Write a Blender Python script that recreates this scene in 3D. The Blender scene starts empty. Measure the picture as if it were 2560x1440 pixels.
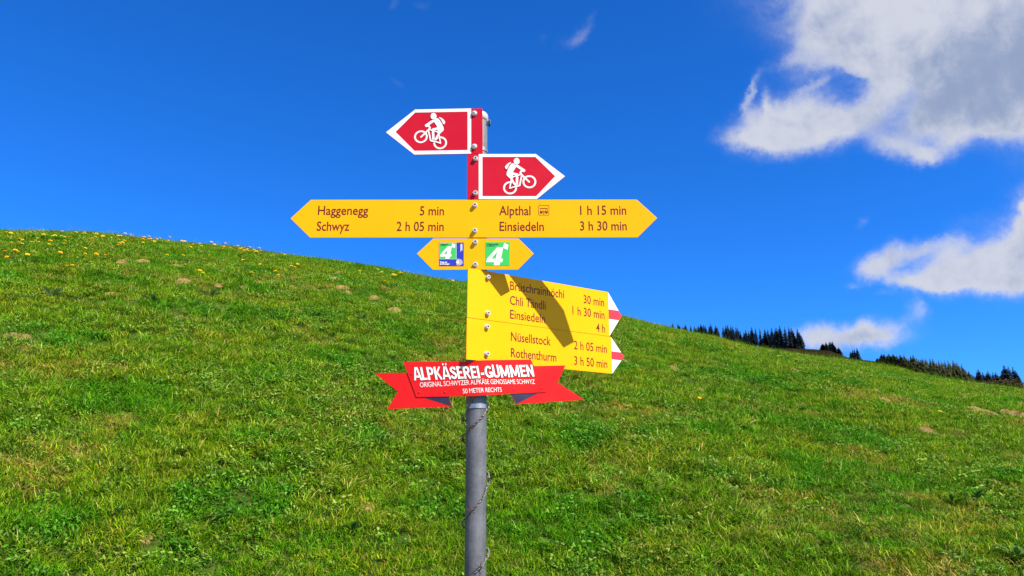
import bpy, bmesh, math, random
import numpy as np
from mathutils import Vector, Matrix, Euler
from mathutils.geometry import tessellate_polygon

random.seed(7)
rng = np.random.default_rng(11)
scene = bpy.context.scene
COL = scene.collection

# ------------------------------------------------------------------ camera
FPX = 1934.0                      # focal length in pixels of the 2560 px wide photograph
PITCH = math.radians(14.0)
cam_d = bpy.data.cameras.new("camera")
cam_d.sensor_width = 36.0
cam_d.lens = FPX / 2560.0 * 36.0
cam_d.clip_start = 0.05
cam_d.clip_end = 6000.0
cam = bpy.data.objects.new("camera", cam_d)
COL.objects.link(cam)
cam.location = (0, 0, 0)
cam.rotation_euler = (math.radians(90) + PITCH, 0, 0)
scene.camera = cam
scene.render.resolution_x, scene.render.resolution_y = 1024, 576

# ------------------------------------------------------------------ light
SUN_AZ, SUN_EL = math.radians(128.5), math.radians(48.0)
SUNV = Vector((math.sin(SUN_AZ) * math.cos(SUN_EL), math.cos(SUN_AZ) * math.cos(SUN_EL), math.sin(SUN_EL)))
sd = bpy.data.lights.new("sun", 'SUN')
sd.energy = 5.0
sd.angle = math.radians(0.5)
sd.color = (1.0, 0.90, 0.74)
sun = bpy.data.objects.new("sun", sd)
COL.objects.link(sun)
sun.rotation_euler = SUNV.to_track_quat('Z', 'Y').to_euler()

vs = scene.view_settings
scene.display_settings.display_device = 'sRGB'
vs.view_transform = 'Standard'
vs.look = 'None'
vs.gamma = 1.0
vs.use_curve_mapping = False
EXPO = 0.85
vs.exposure = EXPO

# ------------------------------------------------------------------ node helper
class NT:
    def __init__(s, tree):
        s.t = tree
    def n(s, kind, ins=None, **props):
        nd = s.t.nodes.new(kind)
        for k, v in props.items():
            setattr(nd, k, v)
        for k, v in (ins or {}).items():
            sock = nd.inputs[k]
            if isinstance(v, bpy.types.NodeSocket):
                s.t.links.new(v, sock)
            else:
                sock.default_value = v
        return nd
    def m(s, op, a, b=None, c=None, clamp=False):
        ins = {0: a}
        if b is not None: ins[1] = b
        if c is not None: ins[2] = c
        nd = s.n('ShaderNodeMath', ins, operation=op)
        nd.use_clamp = clamp
        return nd.outputs[0]
    def v(s, op, a, b=None, out=0, scale=None):
        ins = {0: a}
        if b is not None: ins[1] = b
        nd = s.n('ShaderNodeVectorMath', ins, operation=op)
        if scale is not None:
            if isinstance(scale, bpy.types.NodeSocket): s.t.links.new(scale, nd.inputs['Scale'])
            else: nd.inputs['Scale'].default_value = scale
        return nd.outputs[out]
    def mix(s, f, a, b, blend='MIX'):
        nd = s.t.nodes.new('ShaderNodeMix')
        nd.data_type = 'RGBA'
        nd.blend_type = blend
        for sock, val in ((nd.inputs[0], f), (nd.inputs[6], a), (nd.inputs[7], b)):
            if isinstance(val, bpy.types.NodeSocket): s.t.links.new(val, sock)
            else: sock.default_value = val if not isinstance(val, tuple) or len(val) == 4 else (*val, 1)
        return nd.outputs[2]
    def ss(s, x, lo, hi, o0=0.0, o1=1.0):
        nd = s.n('ShaderNodeMapRange', {'Value': x, 'From Min': lo, 'From Max': hi, 'To Min': o0, 'To Max': o1},
                 interpolation_type='SMOOTHSTEP')
        return nd.outputs[0]
    def noise(s, vec, scale, detail=4.0, rough=0.55, dist=0.0, out=0):
        nd = s.n('ShaderNodeTexNoise', {'Scale': scale, 'Detail': detail, 'Roughness': rough, 'Distortion': dist})
        if vec is not None: s.t.links.new(vec, nd.inputs['Vector'])
        return nd.outputs[out]

# ------------------------------------------------------------------ sky
F = Vector((0, math.cos(PITCH), math.sin(PITCH)))
U = Vector((0, -math.sin(PITCH), math.cos(PITCH)))
world = bpy.data.worlds.new("World")
scene.world = world
world.use_nodes = True
world.cycles.sampling_method = 'MANUAL'
world.cycles.sample_map_resolution = 512
wt = world.node_tree
wt.nodes.clear()
W = NT(wt)
sky = W.n('ShaderNodeTexSky', sky_type='NISHITA')
sky.sun_disc = False
sky.sun_elevation = SUN_EL
sky.sun_rotation = SUN_AZ
sky.altitude = 1400
sky.air_density = 1.0
sky.dust_density = 0.4
sky.ozone_density = 2.0
WSTR = 0.081
sky_c = W.mix(1.0, sky.outputs[0], (0.29, 0.76, 1.56, 1), 'MULTIPLY')
sky_c = W.n('ShaderNodeHueSaturation', {'Hue': 0.5, 'Saturation': 1.04, 'Value': 1.0, 'Color': sky_c}).outputs[0]
# clouds: soft cloud bodies laid out over the direction towards the hill (a map of the sky, fixed to the world)
tc = W.n('ShaderNodeTexCoord').outputs['Generated']
dirn = W.v('NORMALIZE', tc)
df = W.v('DOT_PRODUCT', dirn, tuple(F), out=1)
du = W.v('DOT_PRODUCT', dirn, tuple(U), out=1)
dr = W.v('DOT_PRODUCT', dirn, (1, 0, 0), out=1)
dfc = W.m('MAXIMUM', df, 0.05)
sx = W.m('MULTIPLY', W.m('DIVIDE', dr, dfc), 10.0)
sy = W.m('MULTIPLY', W.m('DIVIDE', du, dfc), 10.0)
S = W.n('ShaderNodeCombineXYZ', {0: sx, 1: sy, 2: 0.0}).outputs[0]
wn = W.noise(S, 0.9, 5.0, 0.6, out=1)
wv = W.v('SCALE', W.v('SUBTRACT', wn, (0.5, 0.5, 0.5)), scale=0.42)
wn2 = W.noise(S, 4.5, 6.0, 0.65, out=1)
wv2 = W.v('SCALE', W.v('SUBTRACT', wn2, (0.5, 0.5, 0.5)), scale=0.20)
SW = W.v('ADD', W.v('ADD', S, wv), wv2)
def smap(x, y):
    return ((x - 1280) / FPX * 10, (720 - y) / FPX * 10)
def blob(vec, x, y, rx, ry, ang=0.0, amp=1.0):
    cx, cy = smap(x, y)
    rx, ry = rx / FPX * 10, ry / FPX * 10
    mp = W.n('ShaderNodeMapping', {'Vector': vec, 'Location': (cx, cy, 0), 'Rotation': (0, 0, math.radians(ang)),
                                   'Scale': (rx, ry, 1)}, vector_type='TEXTURE')
    q = W.v('DOT_PRODUCT', mp.outputs[0], mp.outputs[0], out=1)
    e = W.m('POWER', 0.3679, q)
    return W.m('MULTIPLY', e, amp)
def total(vec, specs):
    acc = 0.0
    for i_, (x, y, rx, ry, ang, amp) in enumerate(specs):   # summed one after another so that few values are held at a time
        if i_ and i_ % 8 == 0:
            vec = W.v('ADD', vec, W.v('SCALE', (1, 1, 1), scale=W.m('MULTIPLY', acc, 1e-7)))
        cx, cy = smap(x, y)
        mp = W.n('ShaderNodeMapping', {'Vector': vec, 'Location': (cx, cy, 0), 'Rotation': (0, 0, math.radians(ang)),
                                       'Scale': (rx / FPX * 10, ry / FPX * 10, 1)}, vector_type='TEXTURE')
        q = W.v('DOT_PRODUCT', mp.outputs[0], mp.outputs[0], out=1)
        acc = W.m('MULTIPLY_ADD', W.m('POWER', 0.3679, q), amp, acc)
    return acc
body = [
    # the big cloud at the upper right
    (2330, -30, 340, 130, 0, 1.6), (2230, 60, 170, 90, 0, .8), (2560, 90, 260, 160, 0, 1.4), (2720, 150, 200, 190, 0, 1.2), (2500, 220, 150, 90, 0, .9),
    (2080, 60, 90, 80, 60, .62), (2010, 130, 100, 34, 48, .30), (1960, 165, 60, 16, 20, .16), (2120, 120, 110, 34, -12, .5), (2290, 150, 110, 70, 0, .7),
    (1868, 348, 62, 26, 0, 1.0), (1930, 345, 80, 38, 0, 1.0), (2010, 350, 80, 42, 0, 1.0), (1880, 235, 10, 50, -28, .62), (1866, 285, 16, 30, 0, .35),
    (1918, 275, 12, 44, 8, .62), (2010, 262, 52, 32, 30, .75), (2045, 215, 40, 10, 28, .45), (2040, 305, 54, 30, 0, .6), (2080, 150, 90, 30, 0, .35), (1900, 300, 60, 30, 0, .4), (2330, 250, 70, 60, 0, .5), (1965, 295, 80, 44, 0, .7), (2075, 275, 44, 44, 0, .55), (2150, 170, 70, 26, 0, .5), (2040, 180, 70, 22, 30, .3),
    (2110, 312, 80, 32, 18, 1.0), (2170, 262, 60, 40, 42, .9), (2215, 195, 46, 50, 20, .8), (2290, 300, 80, 50, 0, .55),
    (2240, 355, 80, 30, -16, .85), (2310, 388, 56, 22, 0, .95), (2385, 350, 50, 32, 20, .75), (2350, 300, 80, 40, 0, .5), (2500, 300, 60, 40, 0, .95),
    (2600, 300, 90, 46, 0, 1.0), (2440, 320, 50, 16, 10, .35), (2400, 240, 90, 50, 0, .5),
    # the cloud bank at the right edge
    (2590, 560, 50, 90, -18, 1.15), (2590, 500, 34, 60, -20, 1.0), (2680, 600, 110, 120, 0, 1.5), (2520, 640, 70, 60, 20, 1.2), (2430, 668, 90, 44, 14, 1.15), (2330, 690, 70, 30, 10, .8), (2215, 668, 60, 26, 6, .55), (2360, 640, 60, 26, 24, .6), (2500, 705, 100, 30, 4, 1.0),
    (2370, 712, 90, 20, 4, .85), (2260, 632, 60, 26, 12, .9), (2185, 655, 44, 26, 14, .7), (2190, 695, 50, 20, -14, .75), (2280, 715, 60, 16, 0, .75),
    (2330, 618, 50, 14, 24, .42), (2395, 610, 40, 24, 20, .5), (2420, 555, 56, 22, 10, .22), (2130, 718, 22, 10, 0, .34), (2210, 745, 26, 8, 0, .25),
    # low cloud over the wood, and wisps
    (2160, 828, 42, 26, 24, .85), (2050, 830, 50, 24, 0, .75), (2110, 855, 100, 22, 0, .75), (2205, 845, 36, 20, 0, .6), (2285, 785, 24, 28, 0, .62), (2160, 842, 120, 24, 0, .5), (2240, 815, 36, 22, 30, .4), (2300, 770, 16, 20, 40, .3), (2020, 850, 40, 20, 0, .4),
    (1440, 82, 36, 18, 40, .55), (1480, 38, 22, 10, 60, .2), (1362, 90, 14, 18, 0, .14), (1052, 10, 26, 14, 0, .16), (988, 8, 12, 18, 0, .18),
    (1000, 205, 24, 9, -30, .14), (2162, 565, 20, 14, 36, .28), (1900, 400, 60, 14, 0, .12),
]
holes = [(2125, 190, 46, 10, -6, -.25), (2440, 296, 18, 22, 30, -.40), (2262, 680, 26, 5, 10, -.15)]
fld = total(SW, body + holes)
fn = W.noise(W.v('ADD', S, (3.1, 7.7, 0)), 2.6, 10.0, 0.60, 0.4)
fn2 = W.noise(W.v('ADD', S, (9.1, 1.7, 0)), 14.0, 6.0, 0.6)
fld = W.m('ADD', fld, W.m('MULTIPLY', W.m('SUBTRACT', fn, 0.5), W.m('MULTIPLY', W.m('MINIMUM', fld, 0.55), 1.7)))
fld = W.m('ADD', fld, W.m('MULTIPLY', W.m('SUBTRACT', fn2, 0.5), W.m('MULTIPLY', W.m('MINIMUM', fld, 0.45), 0.7)))
alpha = W.m('MULTIPLY', W.ss(fld, 0.02, 1.35), 0.98)
alpha = W.m('MULTIPLY', alpha, W.ss(df, 0.2, 0.45))
shade = total(SW, [(2520, 130, 300, 120, 0, .85), (2350, 240, 200, 80, 20, .8), (2090, 90, 110, 90, 0, .55), (2440, 270, 110, 60, 0, .6), (2700, 200, 200, 160, 0, .8),
                                      (2610, 640, 60, 70, 0, .5), (2250, 640, 90, 30, 0, .25), (2130, 850, 160, 30, 0, .35), (2260, 30, 120, 80, 0, -.75), (2215, 195, 50, 50, 0, -.4)])
shn = W.noise(W.v('ADD', SW, (1.3, 2.9, 0)), 1.5, 8.0, 0.58)
fo = W.noise(W.v('ADD', S, (3.1 - .16, 7.7 + .12, 0)), 2.6, 10.0, 0.60, 0.4)
relief = W.m('MULTIPLY', W.m('SUBTRACT', fn, fo), 1.9)
core = W.m('MULTIPLY', W.ss(fld, .5, 2.0), .35)
shf = W.ss(W.m('ADD', W.m('ADD', W.m('ADD', shade, core), relief), W.m('MULTIPLY', W.m('SUBTRACT', shn, 0.5), 1.3)), -0.1, 2.0)
k = 1.0 / WSTR / (2 ** EXPO)
c_lit = tuple(k * c for c in (0.65, 0.68, 0.78))
c_gry = tuple(k * c for c in (0.30, 0.38, 0.57))
cloud_c = W.mix(shf, (*c_lit, 1), (*c_gry, 1))
front = W.mix(alpha, sky_c, cloud_c)
# brighter broken cloud added over the unseen sky to neutralise the blue ambient light
dz = W.n('ShaderNodeSeparateXYZ', {0: dirn})
hz = W.m('ADD', W.m('MAXIMUM', dz.outputs[2], 0.0), 0.18)
CP = W.n('ShaderNodeCombineXYZ', {0: W.m('DIVIDE', dz.outputs[0], hz), 1: W.m('DIVIDE', dz.outputs[1], hz), 2: 0.0}).outputs[0]
cn = W.noise(CP, 0.9, 7.0, 0.6, 0.3)
away = W.m('SUBTRACT', 1.0, W.ss(df, 0.35, 0.70))
a2 = W.m('MULTIPLY', W.m('MULTIPLY', W.ss(cn, 0.46, 0.60), 0.95), away)
sh2 = W.ss(cn, 0.55, 0.75)
tot = W.mix(a2, front, W.mix(sh2, tuple(k * c for c in (0.95, 0.95, 1.0)) + (1,), (*c_lit, 1)))
bg = W.n('ShaderNodeBackground', {'Color': tot, 'Strength': WSTR})
wo = W.n('ShaderNodeOutputWorld', {'Surface': bg.outputs[0]})

# ------------------------------------------------------------------ generic helpers
def setp(o, **kw):
    for k_, v_ in kw.items():
        if v_ is not None:
            o[k_] = v_
    return o
def mesh_obj(name, verts, faces, mat, parent=None, smooth=False, mats=None, midx=None):
    me = bpy.data.meshes.new(name)
    me.from_pydata([tuple(v) for v in verts], [], [tuple(f) for f in faces])
    for mm in (mats or [mat]):
        me.materials.append(mm)
    if midx is not None:
        me.polygons.foreach_set('material_index', midx)
    if smooth:
        me.polygons.foreach_set('use_smooth', [True] * len(me.polygons))
    me.update()
    return link(name, me, parent)
def link(name, me, parent=None, loc=None, rot=None, mw=None):
    o = bpy.data.objects.new(name, me)
    COL.objects.link(o)
    if mw is not None: o.matrix_world = mw
    if loc is not None: o.location = loc
    if rot is not None: o.rotation_euler = rot
    if parent is not None:
        own = o.matrix_basis.copy()
        o.parent = parent
        o.matrix_parent_inverse = parent_world(parent).inverted()
        o.matrix_basis = own
    return o
def parent_world(p):
    m = p.matrix_basis.copy()
    if p.parent is not None:
        m = parent_world(p.parent) @ p.matrix_parent_inverse @ m
    return m
def empty(name, loc, **kw):
    o = bpy.data.objects.new(name, None)
    o.empty_display_size = 0.1
    COL.objects.link(o)
    o.location = loc
    return setp(o, **kw)

def mat_basic(name, col, rough=0.5, metal=0.0, spec=0.5, noise_scale=None, noise_amt=0.0, bump=0.0, bump_scale=200.0, coat=0.0):
    m = bpy.data.materials.new(name)
    m.use_nodes = True
    t = NT(m.node_tree)
    b = m.node_tree.nodes['Principled BSDF']
    b.inputs['Base Color'].default_value = (*col, 1)
    b.inputs['Roughness'].default_value = rough
    b.inputs['Metallic'].default_value = metal
    b.inputs['Specular IOR Level'].default_value = spec
    b.inputs['Coat Weight'].default_value = coat
    pos = t.n('ShaderNodeTexCoord').outputs['Object']
    if noise_scale:
        nz = t.noise(pos, noise_scale, 6.0, 0.6)
        f = t.n('ShaderNodeMapRange', {'Value': nz, 'From Min': .25, 'From Max': .75, 'To Min': 1 - noise_amt, 'To Max': 1 + noise_amt}).outputs[0]
        c = t.v('SCALE', col, scale=f)
        t.t.links.new(c, b.inputs['Base Color'])
        r = t.n('ShaderNodeMapRange', {'Value': nz, 'From Min': .25, 'From Max': .75, 'To Min': max(.05, rough - .1), 'To Max': min(1, rough + .12)}).outputs[0]
        t.t.links.new(r, b.inputs['Roughness'])
    if bump:
        bz = t.noise(pos, bump_scale, 3.0, 0.6)
        bn = t.n('ShaderNodeBump', {'Height': bz, 'Strength': bump, 'Distance': 0.002})
        t.t.links.new(bn.outputs[0], b.inputs['Normal'])
    return m
M_YEL = mat_basic("yellow_paint", (0.84, 0.40, 0.0012), 0.45, 0, 0.12, 9.0, 0.035, 0.05, 120)
M_RED = mat_basic("crimson_paint", (0.50, 0.006, 0.024), 0.45, 0, 0.15, 8.0, 0.05, 0.05, 120)
M_RED2 = mat_basic("banner_red_paint", (0.62, 0.010, 0.011), 0.42, 0, 0.18, 14.0, 0.06, 0.08, 90)
M_WHITE = mat_basic("white_film", (0.80, 0.80, 0.78), 0.4, 0, 0.4, 20.0, 0.03)
M_TEXT = mat_basic("maroon_lettering", (0.135, 0.010, 0.005), 0.45, 0, 0.35)
M_DKRED = mat_basic("dark_red_line", (0.22, 0.008, 0.02), 0.45)
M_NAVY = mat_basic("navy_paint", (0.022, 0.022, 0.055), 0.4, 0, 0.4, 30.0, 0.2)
M_GREEN = mat_basic("green_film", (0.045, 0.50, 0.09), 0.4, 0, 0.4)
M_BLUE = mat_basic("blue_film", (0.025, 0.035, 0.42), 0.4, 0, 0.4)
M_PURP = mat_basic("violet_film", (0.10, 0.01, 0.16), 0.4)
M_PALE = mat_basic("pale_mint_film", (0.55, 0.80, 0.60), 0.4)
M_CREAM = mat_basic("cream_film", (0.78, 0.66, 0.38), 0.4)
M_DKGREEN = mat_basic("dark_green_print", (0.004, 0.06, 0.01), 0.5)
M_ALU = mat_basic("board_metal", (0.42, 0.40, 0.38), 0.45, 0.6, 0.5)
M_STEEL = mat_basic("stainless_steel", (0.62, 0.60, 0.58), 0.34, 0.35, 0.5, 60.0, 0.12)
M_DARK = mat_basic("dark_socket", (0.03, 0.03, 0.035), 0.5, 0.3)
M_BAND = mat_basic("clamp_steel", (0.40, 0.41, 0.43), 0.4, 0.8, 0.5, 80.0, 0.25)
M_CAP = mat_basic("grey_cap", (0.55, 0.56, 0.58), 0.4, 0.2, 0.5)
M_WIRE = mat_basic("old_wire", (0.20, 0.185, 0.17), 0.5, 0.55, 0.5, 150.0, 0.4)
M_RUST = mat_basic("rusty_wire", (0.11, 0.075, 0.06), 0.75, 0.2, 0.3, 200.0, 0.4)

def galv():
    m = bpy.data.materials.new("galvanised_pole")
    m.use_nodes = True
    t = NT(m.node_tree)
    b = m.node_tree.nodes['Principled BSDF']
    pos = t.n('ShaderNodeTexCoord').outputs['Object']
    a = t.noise(pos, 14, 5, .6)
    vz = t.n('ShaderNodeMapping', {'Vector': pos, 'Scale': (90, 90, 12)}).outputs[0]
    st = t.noise(vz, 1.0, 4, .6)
    sp = t.noise(pos, 420, 3, .7)
    vo = t.n('ShaderNodeTexVoronoi', {'Vector': pos, 'Scale': 130.0}).outputs['Color']
    sg = t.v('DOT_PRODUCT', vo, (.33, .33, .33), out=1)
    mx = t.m('ADD', t.m('ADD', t.m('MULTIPLY', a, .45), t.m('MULTIPLY', sg, .12)), t.m('ADD', t.m('MULTIPLY', st, .28), t.m('MULTIPLY', sp, .15)))
    rb = t.ss(t.noise(t.n('ShaderNodeMapping', {'Vector': pos, 'Scale': (30, 30, 4)}).outputs[0], 1.0, 5, .7), .60, .72)
    r = t.n('ShaderNodeValToRGB', {'Fac': mx})
    r.color_ramp.elements[0].position, r.color_ramp.elements[0].color = .33, (.065, .070, .082, 1)
    r.color_ramp.elements[1].position, r.color_ramp.elements[1].color = .68, (.205, .215, .235, 1)
    t.t.links.new(t.mix(t.m('MULTIPLY', rb, .45), r.outputs[0], (.10, .085, .07, 1)), b.inputs['Base Color'])
    b.inputs['Metallic'].default_value = .35
    b.inputs['Roughness'].default_value = .55
    bn = t.n('ShaderNodeBump', {'Height': sp, 'Strength': .12, 'Distance': .002})
    t.t.links.new(bn.outputs[0], b.inputs['Normal'])
    return m
M_POLE = galv()

# ------------------------------------------------------------------ pixel <-> place (all results are points on real planes)
def ray(x, y):
    return F + Vector((1, 0, 0)) * ((x - 1280) / FPX) + U * ((720 - y) / FPX)
def project(p):
    p = Vector(p)
    z = p.dot(F)
    return 1280 + FPX * p.x / z, 720 - FPX * p.dot(U) / z

# ------------------------------------------------------------------ terrain
RC = 14.0
sil = [(-400, 572), (0, 578), (140, 581), (250, 586), (375, 598), (500, 610), (640, 626), (690, 633), (781, 646), (872, 658), (962, 672),
       (1053, 692), (1164, 705), (1300, 731), (1440, 760), (1555, 788), (1640, 808), (1712, 823), (1784, 838), (1857, 856), (1929, 870),
       (2012, 883), (2100, 895), (2185, 908), (2239, 916), (2305, 933), (2380, 945), (2455, 956), (2560, 971), (2900, 1010)]
_az, _t = [], []
for x_, y_ in sil:
    d_ = ray(x_, y_ + (5 if x_ < 1300 else 11))
    _az.append(math.atan2(d_.x, d_.y))
    _t.append(d_.z / math.hypot(d_.x, d_.y))
_az = [-math.pi, -2.3, -1.6] + _az + [1.4, 2.3, math.pi]
_t = [-.30, -.10, .15] + _t + [-.12, -.25, -.30]
# smooth the table a little so the crest is not faceted
_aa = np.linspace(-math.pi, math.pi, 1441)
_tt = np.interp(_aa, _az, _t)
_k = np.hanning(9); _k /= _k.sum()
_tt = np.convolve(np.pad(_tt, 4, mode='wrap'), _k, mode='valid')
def vnoise(x, y, seed=0):
    x = np.asarray(x, float); y = np.asarray(y, float)
    xi, yi = np.floor(x).astype(np.int64), np.floor(y).astype(np.int64)
    fx, fy = x - xi, y - yi
    fx, fy = fx * fx * (3 - 2 * fx), fy * fy * (3 - 2 * fy)
    def h(a, b):
        n = (a * 374761393 + b * 668265263 + seed * 1442695041) & 0xFFFFFFFF
        n = ((n ^ (n >> 13)) * 1274126177) & 0xFFFFFFFF
        n = n ^ (n >> 16)
        return (n & 0xFFFF) / 65535.0
    return (h(xi, yi) * (1 - fx) + h(xi + 1, yi) * fx) * (1 - fy) + (h(xi, yi + 1) * (1 - fx) + h(xi + 1, yi + 1) * fx) * fy
def fbm(x, y, seed=0, o=4):
    s, a, t = 0, 1.0, 0
    for i in range(o):
        s = s + a * vnoise(np.asarray(x) * 2 ** i, np.asarray(y) * 2 ** i, seed + i * 17)
        t += a; a *= .5
    return s / t
def H(x, y):
    x = np.asarray(x, float); y = np.asarray(y, float)
    r = np.hypot(x, y) + 1e-9
    az = np.arctan2(x, y)
    tE = np.interp(az, _aa, _tt)
    side = np.clip((np.abs(az) - .9) / 1.4, 0, 1)
    side = side * side * (3 - 2 * side)
    h0 = -.43 * (1 - side) + -2.0 * side
    L = RC - 3.3
    c = (tE * RC - h0 - tE * L) / (L * L)
    s = tE + 2 * c * L
    u = r - 3.3
    hp = h0 + s * u - c * u * u
    # beyond the crest: the curve runs on until it falls by 0.45, then straight
    ccc = np.maximum(c, .006)
    hc = tE * RC
    w = r - RC
    wl = np.maximum(.45 + tE, .1) / (2 * ccc)
    fall = np.where(w < wl, tE * w - ccc * w * w, tE * wl - ccc * wl * wl - .45 * (w - wl))
    hfar = np.maximum(hc + fall, -40 + 0 * r)
    hfar = np.where(hc + fall < -38, -38 - 2 * (1 - np.exp((hc + fall + 38) / 2 * -1 * -1)), hc + fall)
    # near: cubic from the camera's feet to the bank
    q = np.clip(r / 3.3, 0, 1)
    a0, a1 = -1.62, .15 * 3.3
    b0, b1 = h0, s * 3.3
    hn = (2 * q**3 - 3 * q**2 + 1) * a0 + (q**3 - 2 * q**2 + q) * a1 + (-2 * q**3 + 3 * q**2) * b0 + (q**3 - q**2) * b1
    h = np.where(r < 3.3, hn, np.where(r < RC, hp, hfar))
    bump = (fbm(x * .9, y * .9, 3) - .5) * .16 + (fbm(x * 2.6, y * 2.6, 9, 2) - .5) * .05
    h = h + bump * np.clip(r / 3, 0, 1) * np.clip(1.15 - r / (RC * 1.3), .12, 1)
    return h
def H1(x, y):
    return float(H(np.array([x]), np.array([y]))[0])
def ground_hit(px, py):
    d = ray(px, py)
    hr = math.hypot(d.x, d.y)
    rr = np.linspace(2.4, 16, 1400)
    xs, ys = d.x / hr * rr, d.y / hr * rr
    g = H(xs, ys) - d.z / hr * rr
    idx = np.where(g >= 0)[0]
    i = idx[0] if len(idx) else int(np.argmax(g))
    return Vector((xs[i], ys[i], float(H(xs[i:i + 1], ys[i:i + 1])[0])))
def gnormal(x, y, e=.15):
    v = Vector((H1(x - e, y) - H1(x + e, y), H1(x, y - e) - H1(x, y + e), 2 * e))
    return v.normalized()

def mat_ground():
    m = bpy.data.materials.new("turf_soil")
    m.use_nodes = True
    t = NT(m.node_tree)
    b = m.node_tree.nodes['Principled BSDF']
    pos = t.n('ShaderNodeNewGeometry').outputs['Position']
    a = t.noise(pos, 1.3, 6, .65)
    c = t.noise(pos, 85, 5, .75)
    r = t.n('ShaderNodeValToRGB', {'Fac': t.m('ADD', t.m('MULTIPLY', a, .5), t.m('MULTIPLY', c, .5))})
    el = r.color_ramp.elements
    el[0].position, el[0].color = .36, (.008, .018, .002, 1)  # dark end of the noise: shade of the gaps between blades, as colour
    el[1].position, el[1].color = .66, (.085, .115, .014, 1)
    e = el.new(.5); e.color = (.045, .085, .008, 1)
    t.t.links.new(r.outputs[0], b.inputs['Base Color'])
    b.inputs['Roughness'].default_value = .95
    b.inputs['Specular IOR Level'].default_value = .1
    bn = t.n('ShaderNodeBump', {'Height': c, 'Strength': .5, 'Distance': .02})
    t.t.links.new(bn.outputs[0], b.inputs['Normal'])
    return m
M_GROUND = mat_ground()
def build_ground():
    rr = np.concatenate([[0.001], np.linspace(.3, 20, 150), np.geomspace(21, 3000, 60)])
    na = 540
    aa = np.linspace(-math.pi, math.pi, na, endpoint=False)
    A, R_ = np.meshgrid(aa, rr)
    X, Y = np.sin(A) * R_, np.cos(A) * R_
    Z = H(X.ravel(), Y.ravel()).reshape(X.shape)
    Z = Z - .014
    V = np.stack([X, Y, Z], -1).reshape(-1, 3)
    n = len(rr)
    i = np.arange(n - 1)[:, None] * na
    j = np.arange(na)[None, :]
    j2 = (j + 1) % na
    Fq = np.stack([i + j, i + j2, i + na + j2, i + na + j], -1).reshape(-1, 4)
    me = bpy.data.meshes.new("ground")
    me.from_pydata(V.tolist(), [], Fq[:, ::-1].tolist())
    me.materials.append(M_GROUND)
    me.polygons.foreach_set('use_smooth', [True] * len(me.polygons))
    me.update()
    return setp(link("ground", me), kind='structure', label='grassy alpine hillside falling from upper left to right')
build_ground()

# pale gravel sheet added out of view to bounce warm light onto the signs
def build_gravel_bounce():
    m = bpy.data.materials.new("bounce_gravel")
    m.use_nodes = True
    t = NT(m.node_tree)
    b = m.node_tree.nodes['Principled BSDF']
    pos = t.n('ShaderNodeNewGeometry').outputs['Position']
    c = t.m('ADD', t.m('MULTIPLY', t.noise(pos, 1.5, 5, .6), .4), t.m('MULTIPLY', t.noise(pos, 70, 4, .7), .6))
    r = t.n('ShaderNodeValToRGB', {'Fac': c})
    r.color_ramp.elements[0].position, r.color_ramp.elements[0].color = .35, (.26, .21, .15, 1)
    r.color_ramp.elements[1].position, r.color_ramp.elements[1].color = .65, (.46, .40, .31, 1)
    t.t.links.new(r.outputs[0], b.inputs['Base Color'])
    b.inputs['Roughness'].default_value = .95
    bn = t.n('ShaderNodeBump', {'Height': c, 'Strength': .6, 'Distance': .02})
    t.t.links.new(bn.outputs[0], b.inputs['Normal'])
    xs = np.linspace(-14, 14, 141); ys = np.linspace(-2.6, 1.0, 25)
    V, Fc = [], []
    for x in xs:
        wob = (float(vnoise(x * .8, 2.2, 8)) - .5) * .4
        for y in ys:
            yy = y + wob + .012 * x * x * (1 if y > 0 else 1)
            V.append((x, yy, H1(x, yy) + .02))
    n = len(ys)
    for i in range(len(xs) - 1):
        for j in range(n - 1):
            Fc.append((i * n + j, (i + 1) * n + j, (i + 1) * n + j + 1, i * n + j + 1))
    setp(mesh_obj("gravel_bounce", V, Fc, m, smooth=True), kind='structure', label='added unseen pale gravel sheet bouncing warm light onto the signpost')
build_gravel_bounce()

# far ridge carrying the woods
RF = 500.0
def t_of(x, y):
    d = ray(x, y)
    return math.atan2(d.x, d.y), d.z / math.hypot(d.x, d.y)
far_pts = [(-600, 660), (1400, 800), (1600, 830), (1700, 846), (1860, 868), (1990, 876), (2035, 876), (2060, 878), (2080, 882),
           (2105, 890), (2125, 898), (2160, 903), (2190, 907), (2240, 915), (2305, 940), (2380, 955), (2455, 968), (2560, 985), (3300, 1060)]
_fa = [t_of(*p) for p in far_pts]
def tfar(az):
    return np.interp(az, [a for a, _ in _fa], [b for _, b in _fa])
def mat_farhill():
    m = bpy.data.materials.new("far_pasture")
    m.use_nodes = True
    t = NT(m.node_tree)
    b = m.node_tree.nodes['Principled BSDF']
    pos = t.n('ShaderNodeNewGeometry').outputs['Position']
    a = t.noise(pos, .12, 6, .7)
    r = t.n('ShaderNodeValToRGB', {'Fac': a})
    r.color_ramp.elements[0].position, r.color_ramp.elements[0].color = .35, (.010, .010, .005, 1)
    r.color_ramp.elements[1].position, r.color_ramp.elements[1].color = .65, (.022, .018, .008, 1)
    t.t.links.new(r.outputs[0], b.inputs['Base Color'])
    b.inputs['Roughness'].default_value = 1
    b.inputs['Specular IOR Level'].default_value = 0
    return m
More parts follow.
